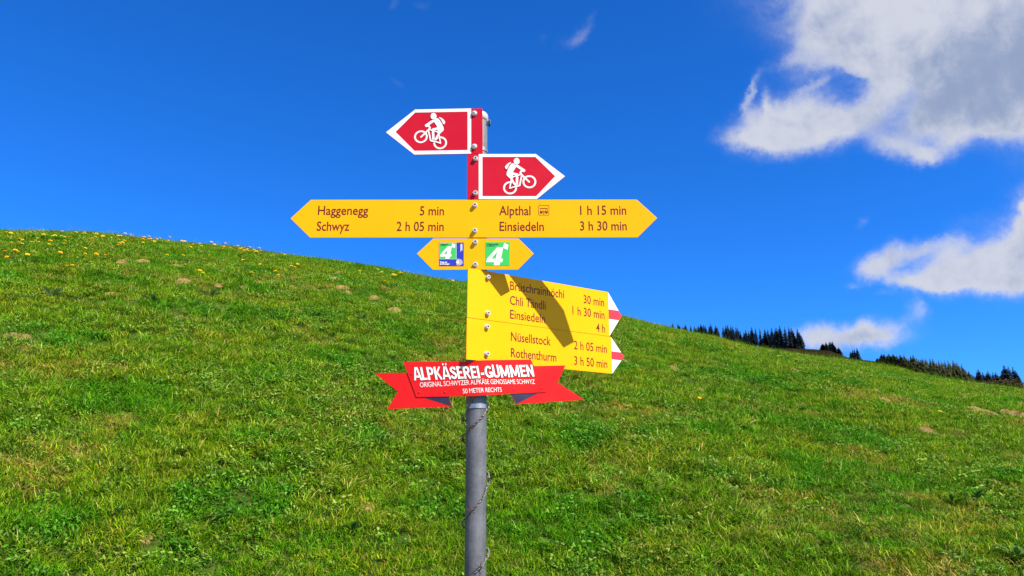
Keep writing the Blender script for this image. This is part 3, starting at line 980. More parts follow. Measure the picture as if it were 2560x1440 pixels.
def arc(cx, cy, rx, ry, a0, a1, n=9):
    return [(cx + rx * math.cos(math.radians(a0 + (a1 - a0) * i / n)), cy + ry * math.sin(math.radians(a0 + (a1 - a0) * i / n))) for i in range(n + 1)]
SW_ = .19                                    # stem width against a cap height of 1
h_ = SW_ / 2
def capital(ch):
    """strokes of a heavy narrow capital, cap height 1; returns (advance, strokes)"""
    if ch in "AÄ":
        st = [[(.07, 0), (.29, 1)], [(.61, 0), (.39, 1)], [(.16, .28), (.52, .28)]]
        if ch == "Ä": st += [[(.17, 1.18), (.27, 1.18)], [(.41, 1.18), (.51, 1.18)]]
        return .68, st
    if ch == "L": return .50, [[(h_, 0), (h_, 1)], [(h_, h_), (.46, h_)]]
    if ch == "P": return .60, [[(h_, 0), (h_, 1)], [(h_, 1 - h_), (.30, 1 - h_)] + arc(.30, .68, .17, .32 - h_, 90, -90) + [(h_, .36 + h_)]]
    if ch == "R": return .63, [[(h_, 0), (h_, 1)], [(h_, 1 - h_), (.30, 1 - h_)] + arc(.30, .70, .17, .30 - h_, 90, -90) + [(h_, .40 + h_)], [(.28, .45), (.52, 0)]]
    if ch == "K": return .64, [[(h_, 0), (h_, 1)], [(.52, 1), (.18, .48)], [(.22, .58), (.54, 0)]]
    if ch == "S": return .58, [arc(.28, .73, .18, .27 - h_, 20, 270, 12) [:] + arc(.28, .28, .19, .28 - h_, 90, -160, 12)]
    if ch == "E": return .53, [[(h_, 0), (h_, 1)], [(h_, h_), (.48, h_)], [(h_, .51), (.44, .51)], [(h_, 1 - h_), (.48, 1 - h_)]]
    if ch == "I": return .26, [[(h_, 0), (h_, 1)]]
    if ch == "-": return .36, [[(.03, .36), (.30, .36)]]
    if ch == "G": return .66, [arc(.34, .5, .34 - h_, .5 - h_, 50, 318, 16), [(.56, .47), (.56, .06)], [(.36, .42), (.62, .42)]]
    if ch == "U": return .62, [[(h_, 1), (h_, .30)] + arc(.29, .30, .29 - h_, .30 - h_, 180, 360, 10) + [(.58 - h_, 1)]]
    if ch == "M": return .84, [[(h_, 0), (h_, 1)], [(.78 - h_, 0), (.78 - h_, 1)], [(h_ + .03, .98), (.39, .12)], [(.75 - h_, .98), (.39, .12)]]
    if ch == "N": return .64, [[(h_, 0), (h_, 1)], [(.60 - h_, 0), (.60 - h_, 1)], [(h_ + .02, .96), (.58 - h_, .04)]]
def heading(word, dx, dy, off, mat, wmul=1.0):
    tot_ = sum(capital(c)[0] for c in word)
    fl_ = Flat(bend, off)
    fl_.step = .000003
    p0, p1 = (530, 325), (1908, 280)
    pen = 0
    for ch in word:
        adv, st = capital(ch)
        for line in st:
            pts = []
            for gx, gy in line:
                t = (pen + gx) / tot_
                X = p0[0] + (p1[0] - p0[0]) * t
                Y = p0[1] + (p1[1] - p0[1]) * t
                hgt_ = 150 - 16 * t
                pts.append(buv(*zoomB(X - .2 * gy * hgt_ + dx, Y - gy * hgt_ + dy)))
            w_ = SW_ * 138 / 4.5714 / FPX * 2.25 * wmul
            diag = len(pts) == 2 and abs(line[0][0] - line[1][0]) > .08 and abs(line[0][1] - line[1][1]) > .08
            fl_.stroke(pts, w_ * (.74 if diag else .90), caps=len(pts) > 2)
        pen += adv
    fl_.build("lettering", mat, ban)
heading("ALPKÄSEREI-GUMMEN", -6, 3, .0003, M_NAVY)
heading("ALPKÄSEREI-GUMMEN", 0, 0, .0010, M_WHITE)
ban_text("ORIGINAL SCHWYZER ALPKÄSE GENOSSAME SCHWYZ", 597, 1908, 404, 364, 55, 51, -.004, -.15, M_WHITE, .0006, .95)
ban_text("50 METER RECHTS", 1086, 1530, 474, 454, 52, 49, -.002, -.12, M_WHITE, .0006, .95)
def rivet_mesh():
    bm = bmesh.new()
    bmesh.ops.create_uvsphere(bm, u_segments=12, v_segments=6, radius=.0032)
    for v in bm.verts: v.co.z *= .35
    for f_ in bm.faces: f_.smooth = True
    me = bpy.data.meshes.new("rivet"); bm.to_mesh(me); bm.free(); me.materials.append(M_RED2)
    return me
RIV = rivet_mesh()
for q in ((497, 250), (585, 462), (880, 460), (1665, 428), (1983, 412), (1885, 200), (1110, 486), (1200, 152)):
    u, v = buv(*zoomB(*q))
    p = bend(u, v, .0004)
    n = BL.n if u < ub - .015 else (BR.n if u > ub + .015 else (BL.n + BR.n).normalized())
    link("rivet", RIV, ban, mw=Matrix.Translation(p) @ n.to_track_quat('Z', 'Y').to_matrix().to_4x4())

# --- barbed wire wound round the pole
def wire_path():
    # (photo y at the right flank / left flank of the pole)
    turns = []
    ys = []
    def zf(y): return FRONT.uv(1188, y)[1]
    # phi = 0 right flank (+x), going through front (-y) at 90 deg, left flank at 180, behind at 270
    keys = [(-90, zf(940)), (0, zf(960)), (90, zf(985)), (180, zf(1052)), (270, zf(1040)), (360, zf(1008)), (400, zf(1030)), (450, zf(1058)), (540, zf(1092)),
            (630, zf(1140)), (720, zf(1196)), (765, zf(1238)), (810, zf(1268)), (900, zf(1312)), (990, zf(1345)), (1080, zf(1385)), (1170, zf(1432)),
            (1260, zf(1490)), (1440, zf(1580)), (1620, zf(1690))]
    ph = np.array([k_[0] for k_ in keys], float); zz = np.array([k_[1] for k_ in keys])
    P = np.arange(-60, 1600, 3.0)
    Z = np.interp(P, ph, zz)
    kk = np.hanning(11); kk /= kk.sum()
    Z = np.convolve(np.pad(Z, 5, mode='edge'), kk, mode='valid')
    return P, Z
Pw, Zw = wire_path()
centre = []
for p_, z_ in zip(Pw, Zw):
    c = pole_at(z_)
    a = math.radians(p_)
    loose = .0008 + .005 * max(0, math.sin(math.radians(p_ * 1.0 + 20))) ** 6 * (1 if math.cos(a) > .5 else .3) + (.005 if abs(math.cos(a)) > .93 else 0)
    r = PR + .003 + loose
    centre.append(Vector((c.x + r * math.cos(a), c.y - r * math.sin(a), z_)))
# resample evenly
def resample(pts, step):
    out = [pts[0]]
    acc = 0
    for a, b in zip(pts, pts[1:]):
        l = (b - a).length
        t = step - acc
        while t < l:
            out.append(a.lerp(b, t / l)); t += step
        acc = (acc + l) % step if l else acc
        acc = l - (t - step)
    return out
cp = resample(centre, .0025)
wire = empty("barbed_wire", (pb.x, pb.y, post.location.z), label="old twisted barbed wire wound in loose turns round the grey pole", category="barbed wire")
def sweep(pts, r, n=5):
    V, Fc = [], []
    for i, p in enumerate(pts):
        t = (pts[min(i + 1, len(pts) - 1)] - pts[max(i - 1, 0)]).normalized()
        s_ = t.orthogonal().normalized() if abs(t.z) > .95 else t.cross(Vector((0, 0, 1))).normalized()
        w_ = t.cross(s_)
        for k_ in range(n):
            a = 2 * math.pi * k_ / n
            V.append(p + (s_ * math.cos(a) + w_ * math.sin(a)) * r)
    for i in range(len(pts) - 1):
        for k_ in range(n):
            k2 = (k_ + 1) % n
            Fc.append((i * n + k_, i * n + k2, (i + 1) * n + k2, (i + 1) * n + k_))
    return V, Fc
for s_i in (0, 1):
    pts = []
    for i, p in enumerate(cp):
        t = (cp[min(i + 1, len(cp) - 1)] - cp[max(i - 1, 0)]).normalized()
        s_ = t.cross(Vector((0, 0, 1))).normalized(); w_ = t.cross(s_)
        a = i * .0025 / .026 * 2 * math.pi + s_i * math.pi
        pts.append(p + (s_ * math.cos(a) + w_ * math.sin(a)) * .0016)
    V, Fc = sweep(pts, .0014)
    mesh_obj("wire_strand", V, Fc, M_WIRE, wire, smooth=True)
def near_cp(px, py):
    best, bi = 1e9, 0
    for i, p in enumerate(cp):
        x, y = project(p)
        if p.y > D0 + .008: continue
        d = (x - px) ** 2 + (y - py) ** 2
        if d < best: best, bi = d, i
    return bi
for (bx, by) in ((1177, 1068), (1160, 1106), (1176, 1277), (1218, 1198), (1202, 1420), (1160, 1050)):
    i = near_cp(bx, by)
    p = cp[i]; t = (cp[min(i + 1, len(cp) - 1)] - cp[i - 1]).normalized()
    c = pole_at(p.z); outw = (p - c); outw.z = 0; outw.normalize()
    V, Fc = [], []
    side = t.cross(outw)
    coil = [p + t * (-.004 + .008 * k_ / 24) + (outw * math.cos(k_ * .9) + side * math.sin(k_ * .9)) * .0034 for k_ in range(25)]
    v1, f1_ = sweep(coil, .0010)
    V += v1; Fc += f1_
    for sg, dz in ((1, .5), (-1, .4), (1, -.6), (-1, -.5)):
        d = (side * sg + t * dz + outw * .5).normalized()
        v1, f1_ = sweep([p, p + d * .009, p + d * .016], .0009)
        b_ = len(V); V += v1; Fc += [tuple(b_ + q for q in ff) for ff in f1_]
    mesh_obj("barb", V, Fc, M_RUST, wire)

# ------------------------------------------------------------------ bare soil, dandelions, weeds
soil_px = [  # x, y, width, tilt, label
    (310, 655, 24, 0, 'UL'), (360, 656, 27, 0, 'UL'), (440, 667, 20, 0, 'UL'), (532, 665, 15, 0, 'UL'), (557, 680, 14, 0, 'UL'), (460, 706, 30, 0, 'UL'),
    (550, 715, 20, 0, 'UL'), (607, 722, 22, 0, 'UL'), (243, 716, 16, 0, 'UL'), (282, 731, 24, 0, 'UL'), (328, 718, 14, 0, 'UL'),
    (45, 836, 48, 0, 'LM'), (846, 684, 20, 0, 'UC'), (838, 700, 30, 0, 'UC'), (856, 720, 26, 0, 'UC'), (870, 732, 15, 0, 'UC'), (734, 721, 14, 0, 'UC'),
    (646, 707, 16, 0, 'UC'), (934, 746, 26, 0, 'UC'), (1000, 748, 16, 0, 'UC'), (984, 775, 28, 0, 'UC'), (748, 780, 18, 0, 'UC'), (783, 815, 14, 0, 'UC'),
    (1082, 721, 12, 0, 'UC'), (1147, 805, 12, 0, 'UC'),
    (1711, 901, 12, 0, 'RC'), (1683, 921, 20, 0, 'RC'), (1808, 914, 18, 0, 'RC'), (1894, 911, 18, 0, 'RC'), (1982, 926, 24, 0, 'RC'), (1750, 978, 26, 0, 'RC'),
    (2188, 981, 24, 0, 'R'), (2208, 1001, 26, 0, 'R'), (2300, 1064, 34, 0, 'R'), (2326, 1075, 30, 0, 'R'), (2350, 1086, 24, 0, 'R'), (2440, 1026, 38, 0, 'R'),
    (2474, 1034, 30, 0, 'R'), (2513, 1031, 24, 0, 'R'), (2545, 1037, 36, 0, 'R'), (2288, 1105, 18, 0, 'R'), (2009, 1047, 22, 0, 'R'),
    (362, 1338, 26, 0, 'B'), (917, 1261, 32, 0, 'B'), (885, 1162, 20, 0, 'B'),
    (2271, 1275, 16, 0, 'B'), (2462, 1268, 22, 0, 'B'), (1780, 1357, 22, 0, 'B'), (1560, 905, 22, 0, 'RC'),
]
SOIL_LABEL = {
    'UL': "bare tan soil scar from the left below the dandelions, upper left slope",
    'UC': "small tan soil scar from the left, between the upper slope and the signpost",
    'LM': "brown soil scar, long and by the left edge of the meadow",
    'RC': "small soil scar from the left near the crest right of the signs",
    'R': "bare earth scrape from the left on the right slope below the wood",
    'B': "small brown bare spot from the left in the foreground grass",
}
SOIL_GROUP = {'UL': "soil scars on the upper left slope", 'UC': "soil scars left of the signpost", 'LM': "soil scars at the left edge",
              'RC': "soil scars near the crest right of the signs", 'R': "earth scrapes on the right slope", 'B': "bare spots in the foreground"}
ORD = "first second third fourth fifth sixth seventh eighth ninth tenth eleventh twelfth thirteenth fourteenth fifteenth sixteenth seventeenth eighteenth nineteenth twentieth".split()
def ordw(i):
    if i < 20: return ORD[i]
    tens = ["twenty", "thirty", "forty", "fifty", "sixty"][(i + 1) // 10 - 2]
    r = (i + 1) % 10
    return (tens + "-" + ORD[r - 1]) if r else tens[:-1] + "ieth"
soil_px.sort(key=lambda q: (q[4], q[0]))
_sc = {}
def mat_soil():
    m = bpy.data.materials.new("dry_soil")
    m.use_nodes = True
    t = NT(m.node_tree)
    b = m.node_tree.nodes['Principled BSDF']
    pos = t.n('ShaderNodeNewGeometry').outputs['Position']
    a = t.noise(pos, 45, 6, .75)
    r = t.n('ShaderNodeValToRGB', {'Fac': a})
    r.color_ramp.elements[0].position, r.color_ramp.elements[0].color = .3, (.055, .034, .014, 1)
    r.color_ramp.elements[1].position, r.color_ramp.elements[1].color = .68, (.44, .31, .115, 1)
    t.t.links.new(r.outputs[0], b.inputs['Base Color'])
    b.inputs['Roughness'].default_value = .95
    b.inputs['Specular IOR Level'].default_value = .1
    bn = t.n('ShaderNodeBump', {'Height': t.noise(pos, 60, 5, .7), 'Strength': .9, 'Distance': .02})
    t.t.links.new(bn.outputs[0], b.inputs['Normal'])
    return m
M_SOIL = mat_soil()
soil_xy = []
for i, (px, py, w, _tl, z) in enumerate(soil_px):
    p = ground_hit(px, py)
    W_ = w / FPX * p.dot(F) * .78
    dep = W_ * random.uniform(1.0, 1.5)
    soil_xy.append((p.x, p.y, W_, dep))
    n, mrg = 28, 10
    V, Fc = [(0, 0, 0)], []
    V = []
    ph = random.uniform(0, 100)
    hgt = min(.055, W_ * .24) if p.y > 6.5 else .007
    for j in range(mrg):
        rr = j / (mrg - 1)
        for k_ in range(n):
            a = 2 * math.pi * k_ / n
            wob = .45 + 1.0 * float(fbm(math.cos(a) * 1.9 + ph, math.sin(a) * 1.9 + ph, i, 3))
            x = p.x + math.cos(a) * W_ * rr * wob
            y = p.y + math.sin(a) * dep * rr * wob
            zz = H1(x, y) + hgt * (1 - rr ** 2) * (.3 + 1.0 * float(fbm(x * 22, y * 22, 5, 3))) + (float(vnoise(x * 90, y * 90, 6)) - .5) * .020 * (1 - rr) - .012 * rr ** 3 + (.010 if p.y > 6.5 else -.006)
            V.append((x, y, zz))
    for j in range(mrg - 1):
        for k_ in range(n):
            k2 = (k_ + 1) % n
            Fc.append((j * n + k_, (j + 1) * n + k_, (j + 1) * n + k2, j * n + k2))
    o = mesh_obj("soil_mound", V, Fc, M_SOIL, smooth=False)
    # put the origin at the mound
    o.data.transform(Matrix.Translation(-p)); o.location = p
    _sc[z] = _sc.get(z, 0) + 1
    setp(o, label=ordw(_sc[z] - 1) + " " + SOIL_LABEL[z], category="soil patch", group=SOIL_GROUP[z])

def mat_petal():
    m = mat_basic("dandelion_yellow", (.90, .60, .015), .7, 0, .2)
    return m
M_PETAL = mat_petal()
M_PETAL2 = mat_basic("pale_bloom", (.80, .70, .30), .7, 0, .2)
M_STEM = mat_basic("stem_green", (.10, .20, .03), .6, 0, .3)
def dandelion_mesh(seed, pm_, r=.026):
    rd = random.Random(seed)
    V, Fc, MI = [], [], []
    hs = rd.uniform(.07, .10)
    lean = Vector((rd.uniform(-.02, .02), rd.uniform(-.03, .0), hs))
    v, f_ = sweep([Vector((0, 0, -.02)), lean * .5, lean], .0016, 4)
    V += v; Fc += f_; MI += [1] * len(f_)
    tilt = Euler((rd.uniform(.25, .8), rd.uniform(-.2, .5), 0)).to_matrix()
    for ring, (r0, r1, z0, z1, n) in enumerate(((.004, r, .002, .004, 18), (.003, r * .75, .004, .009, 15), (.001, r * .45, .006, .013, 10))):
        for k_ in range(n):
            a = 2 * math.pi * (k_ + .5 * ring) / n + rd.uniform(-.1, .1)
            da = math.pi / n * .95
            rr = r1 * rd.uniform(.88, 1.05)
            pts = [Vector((r0 * math.cos(a), r0 * math.sin(a), z0)), Vector((rr * .8 * math.cos(a - da), rr * .8 * math.sin(a - da), z1)),
                   Vector((rr * math.cos(a), rr * math.sin(a), z1 - .001)), Vector((rr * .8 * math.cos(a + da), rr * .8 * math.sin(a + da), z1))]
            b_ = len(V)
            V += [lean + tilt @ q for q in pts]
            Fc.append((b_, b_ + 1, b_ + 2, b_ + 3)); MI.append(0)
    me = bpy.data.meshes.new("dandelion")
    me.from_pydata([tuple(q) for q in V], [], Fc)
    me.materials.append(pm_); me.materials.append(M_STEM)
    me.polygons.foreach_set('material_index', MI)
    return me
DM = [dandelion_mesh(s_, M_PETAL) for s_ in range(5)]
DM2 = [dandelion_mesh(s_ + 9, M_PETAL2, .018) for s_ in range(2)]
def z2(X, Y): return (X / 4.0, 540 + Y / 4.0)
def z3(X, Y): return (600 + X / 4.414, 600 + Y / 4.414)
def z8(X, Y): return (1640 + X / 5.54, 760 + Y / 5.54)
def z9(X, Y): return (2080 + X / 5.333, 840 + Y / 5.333)
dl = []
dl += [(*z2(*p), 'crest') for p in [(100, 195), (185, 195), (70, 185), (270, 182), (300, 178), (320, 210), (400, 165), (415, 215), (420, 230), (540, 235), (530, 210), (597, 212), (630, 170), (635, 235),
       (690, 215), (745, 175), (820, 185), (850, 165), (835, 195), (730, 245), (940, 185), (970, 188), (945, 225), (970, 222), (910, 235), (875, 258), (1045, 190), (1110, 225), (1030, 228),
       (1180, 205), (1195, 235), (1180, 255), (1228, 250), (1243, 205), (1275, 262), (1290, 210), (1320, 215), (1350, 220), (1415, 245), (1430, 235), (1425, 222), (1475, 240), (1480, 222), (1500, 255), (1525, 262),
       (1545, 262), (1575, 255), (1578, 235), (1675, 265), (1680, 240)]]
dl += [(*z2(*p), 'slope') for p in [(120, 292), (205, 250), (190, 285), (225, 252), (210, 308), (300, 275), (360, 240), (367, 287), (485, 272), (488, 312), (625, 290), (640, 297), (1180, 300), (1190, 315), (1225, 300), (1213, 315), (1425, 293),
       (178, 380), (70, 402), (145, 412), (272, 415), (75, 445), (593, 395), (845, 360), (837, 413), (940, 418), (948, 430), (1072, 430), (1665, 422)]]
dl += [(*z2(*p), 'pair') for p in [(683, 537), (715, 528)]]
dl += [(*z2(*p), 'crest2') for p in [(1820, 288), (1850, 272), (1920, 293), (1902, 317), (1970, 290), (1995, 298), (2010, 322), (2110, 295), (2130, 288), (2140, 300), (2232, 335), (2240, 345), (2250, 292),
       (2298, 318), (2370, 325), (2385, 338), (2425, 333), (2435, 355), (2475, 350), (2485, 332), (2530, 350), (2553, 368), (2085, 395), (1815, 412), (2415, 380), (2428, 460), (2505, 587), (1992, 605), (2018, 603)]]
dl += [(*z3(*p), 'mid') for p in [(25, 100), (70, 102), (145, 120), (180, 142), (200, 117), (222, 132), (20, 155), (38, 127), (80, 128), (30, 242), (262, 253), (228, 288), (117, 382), (380, 378), (410, 396), (495, 168),
       (555, 310), (603, 320), (632, 280), (1317, 367), (1530, 347), (1548, 368), (1697, 398), (1703, 410), (1727, 404), (1748, 402), (1772, 383), (1770, 378), (1615, 467), (1935, 398), (2067, 408), (2345, 458)]]
dl += [(*z8(*p), 'right') for p in [(65, 452), (240, 430), (555, 540), (480, 550), (732, 567), (1688, 743), (1942, 783), (600, 1343)]]
dl += [(*z9(*p), 'right') for p in [(430, 430), (1155, 483), (1975, 922), (1425, 1078), (2257, 740)]]
DL_LABEL = {
    'crest': (" yellow dandelion from the left among the blooms on the top left crest", "dandelions crowding the top left crest"),
    'slope': (" yellow dandelion from the left scattered just under the top left crest", "dandelions under the top left crest"),
    'pair': None,
    'crest2': (" yellow dandelion from the left along the falling crest left of the signs", "dandelions along the falling crest"),
    'mid': (" yellow dandelion from the left behind the left arm of the yellow signs", "dandelions behind the left arm of the signs"),
    'right': (" lone yellow dandelion from the left on the slope right of the signpost", "lone dandelions right of the signpost"),
}
_cnt = {}
dl.sort(key=lambda q: (q[2], q[0]))
for i, (px, py, z) in enumerate(dl):
    _cnt[z] = _cnt.get(z, 0) + 1
    p = ground_hit(px, py + 8)
    me = random.choice(DM2) if (z == 'crest' and random.random() < .05) else random.choice(DM)
    o = link("dandelion", me, loc=p - Vector((0, 0, .004)), rot=(0, 0, random.uniform(-.6, .6)))
    s_ = random.uniform(.75, 1.12) * (.78 if z == 'right' else 1)
    o.scale = (s_, s_, s_ * .9)
    o["category"] = "dandelion"
    if z == 'pair':
        o["label"] = "left bloom of the pair of dandelions standing alone on the left slope" if px < 175 else "right bloom of the pair of dandelions standing alone on the left slope"
        o["group"] = "pair of dandelions on the left slope"
    else:
        o["label"], o["group"] = ordw(_cnt[z] - 1) + DL_LABEL[z][0], DL_LABEL[z][1]

def mat_leaf(name, cols):
    m = bpy.data.materials.new(name)
    m.use_nodes = True
    t = NT(m.node_tree)
    t.t.nodes.clear()
    at = t.n('ShaderNodeAttribute', attribute_name='tint')
    geo = t.n('ShaderNodeNewGeometry')
    pos = geo.outputs['Position']
    big = t.noise(pos, .75, 4, .6)
    mid = t.noise(t.v('ADD', pos, (5.2, 1.3, 0)), 2.6, 4, .6)
    dry = t.ss(t.m('ADD', t.m('MULTIPLY', big, .45), t.m('MULTIPLY', mid, .55)), .45, .60)
    lush = t.ss(t.noise(t.v('ADD', pos, (15.2, 31.3, 0)), 1.5, 4, .6), .49, .60)
    base = at.outputs['Color']
    yel = t.mix(1.0, base, (1.45, 1.04, 1.1, 1), 'MULTIPLY')
    dk = t.mix(1.0, base, (.46, .86, .5, 1), 'MULTIPLY')
    c = t.mix(t.m('MULTIPLY', dry, .8), base, yel)
    c = t.mix(t.m('MULTIPLY', lush, .8), c, dk)
    oi = t.n('ShaderNodeObjectInfo').outputs['Random']
    c = t.v('SCALE', c, scale=t.n('ShaderNodeMapRange', {'Value': oi, 'To Min': .62, 'To Max': 1.32}).outputs[0])
    pb_ = t.n('ShaderNodeBsdfPrincipled', {'Base Color': c, 'Roughness': .55, 'Specular IOR Level': .04})
    tr_ = t.n('ShaderNodeBsdfTranslucent', {'Color': t.mix(1.0, c, (1.2, 1.25, .7, 1), 'MULTIPLY')})
    mx = t.n('ShaderNodeMixShader', {0: .3, 1: pb_.outputs[0], 2: tr_.outputs[0]})
    t.n('ShaderNodeOutputMaterial', {'Surface': mx.outputs[0]})
    return m
M_GRASS = mat_leaf("grass_blade", None)

def tint_mesh(name, V, Fc, C, mat):
    me = bpy.data.meshes.new(name)
    me.from_pydata(V, [], Fc)
    at = me.color_attributes.new("tint", 'FLOAT_COLOR', 'POINT')
    at.data.foreach_set('color', np.array(C, dtype=np.float32).ravel())
    me.materials.append(mat)
    me.update()
    return me
GREENS = [(.058, .190, .002), (.096, .250, .003), (.135, .290, .004), (.040, .140, .002), (.215, .350, .008), (.032, .115, .002), (.30, .43, .040)]
STRAW = [(.30, .27, .045), (.22, .20, .03), (.21, .215, .03), (.40, .345, .12)]
def blade(V, Fc, C, rd, x, y, L, w, bendv, az, col):
    d = Vector((math.cos(az), math.sin(az), 0))
    s_ = Vector((-d.y, d.x, 0))
    tw = rd.uniform(-.7, .7)
    s_ = (s_ * math.cos(tw) + d * math.sin(tw))
    pts = []
    for k_ in range(4):
        t = k_ / 3
        ang = bendv * t
        pts.append(Vector((x, y, 0)) + d * (L * t * math.sin(ang) * .9 + L * t * .12) + Vector((0, 0, L * t * math.cos(ang * .9))))
    b_ = len(V)
    ws = (w, w * .95, w * .62)
    for k_ in range(3):
        V.append(tuple(pts[k_] - s_ * ws[k_] / 2)); V.append(tuple(pts[k_] + s_ * ws[k_] / 2))
        f_ = .72 + .28 * k_ / 2
        C.append((col[0], col[1], col[2], 1)); C.append((col[0], col[1], col[2], 1))
    V.append(tuple(pts[3])); C.append((col[0] * 1.1, col[1] * 1.05, col[2], 1))
    Fc += [(b_, b_ + 1, b_ + 3, b_ + 2), (b_ + 2, b_ + 3, b_ + 5, b_ + 4), (b_ + 4, b_ + 5, b_ + 6)]
def clump(seed, n, R_, L0, L1, w0, w1, straw, bend0=.2, bend1=1.3):
    rd = random.Random(seed)
    V, Fc, C = [], [], []
    for _ in range(n):
        a, r = rd.uniform(0, 6.283), R_ * math.sqrt(rd.random())
        col = rd.choice(STRAW) if rd.random() < straw else rd.choice(GREENS)
        j = rd.uniform(.8, 1.2)
        col = tuple(c * j for c in col)
        L = rd.uniform(L0, L1) * (1 - .35 * (r / R_))
        blade(V, Fc, C, rd, r * math.cos(a), r * math.sin(a), L, rd.uniform(w0, w1), rd.uniform(bend0, bend1), rd.uniform(0, 6.283), col)
    return tint_mesh("grass_clump", V, Fc, C, M_GRASS)
def leafy(seed, n, R_, l0, l1, cols):
    rd = random.Random(seed)
    V, Fc, C = [], [], []
    for _ in range(n):
        a, r = rd.uniform(0, 6.283), R_ * math.sqrt(rd.random())
        az = rd.uniform(0, 6.283)
        L = rd.uniform(l0, l1); w = L * rd.uniform(.35, .6)
        el = rd.uniform(-.1, 1.0)
        d = Vector((math.cos(az) * math.cos(el), math.sin(az) * math.cos(el), math.sin(el)))
        s_ = Vector((-math.sin(az), math.cos(az), rd.uniform(-.4, .4))).normalized()
        o = Vector((r * math.cos(a), r * math.sin(a), rd.uniform(.008, .05)))
        col = rd.choice(cols); j = rd.uniform(.8, 1.2)
        b_ = len(V)
        up = Vector((0, 0, L * .12))
        for q in (o, o + d * L * .35 - s_ * w * .45 + up, o + d * L * .35 + s_ * w * .45 + up, o + d * L * .75 - s_ * w * .4 + up, o + d * L * .75 + s_ * w * .4 + up, o + d * L):
            V.append(tuple(q)); C.append((col[0] * j, col[1] * j, col[2] * j, 1))
        Fc += [(b_, b_ + 1, b_ + 2), (b_ + 1, b_ + 3, b_ + 4, b_ + 2), (b_ + 3, b_ + 5, b_ + 4)]
    return tint_mesh("grass_clump", V, Fc, C, M_GRASS)
LEAFC = [(.055, .175, .006), (.035, .125, .005), (.095, .225, .012), (.18, .30, .05)]
protos = []
for s_ in range(3): protos.append(clump(100 + s_, 62, .070, .030, .080, .0032, .0060, .09))               # 0-2 normal
for s_ in range(2): protos.append(clump(110 + s_, 80, .072, .022, .055, .0030, .0055, .12, .4, 1.5))      # 3-4 short
for s_ in range(2): protos.append(clump(120 + s_, 46, .055, .060, .125, .0034, .0062, .08, .5, 1.6))      # 5-6 long tufts
for s_ in range(2): protos.append(clump(130 + s_, 60, .075, .025, .075, .0022, .0042, .70, .6, 1.7))      # 7-8 straw
for s_ in range(2): protos.append(leafy(140 + s_, 46, .070, .014, .032, LEAFC))                           # 9-10 clover and small leaves
protos.append(clump(150, 8, .05, .11, .20, .0018, .0030, .45, .1, .8))                                    # 11 tall thin stalks
pcol = bpy.data.collections.new("grass_kinds")
for i, me in enumerate(protos):
    o = bpy.data.objects.new("grass_clump_%02d" % i, me)
    pcol.objects.link(o)

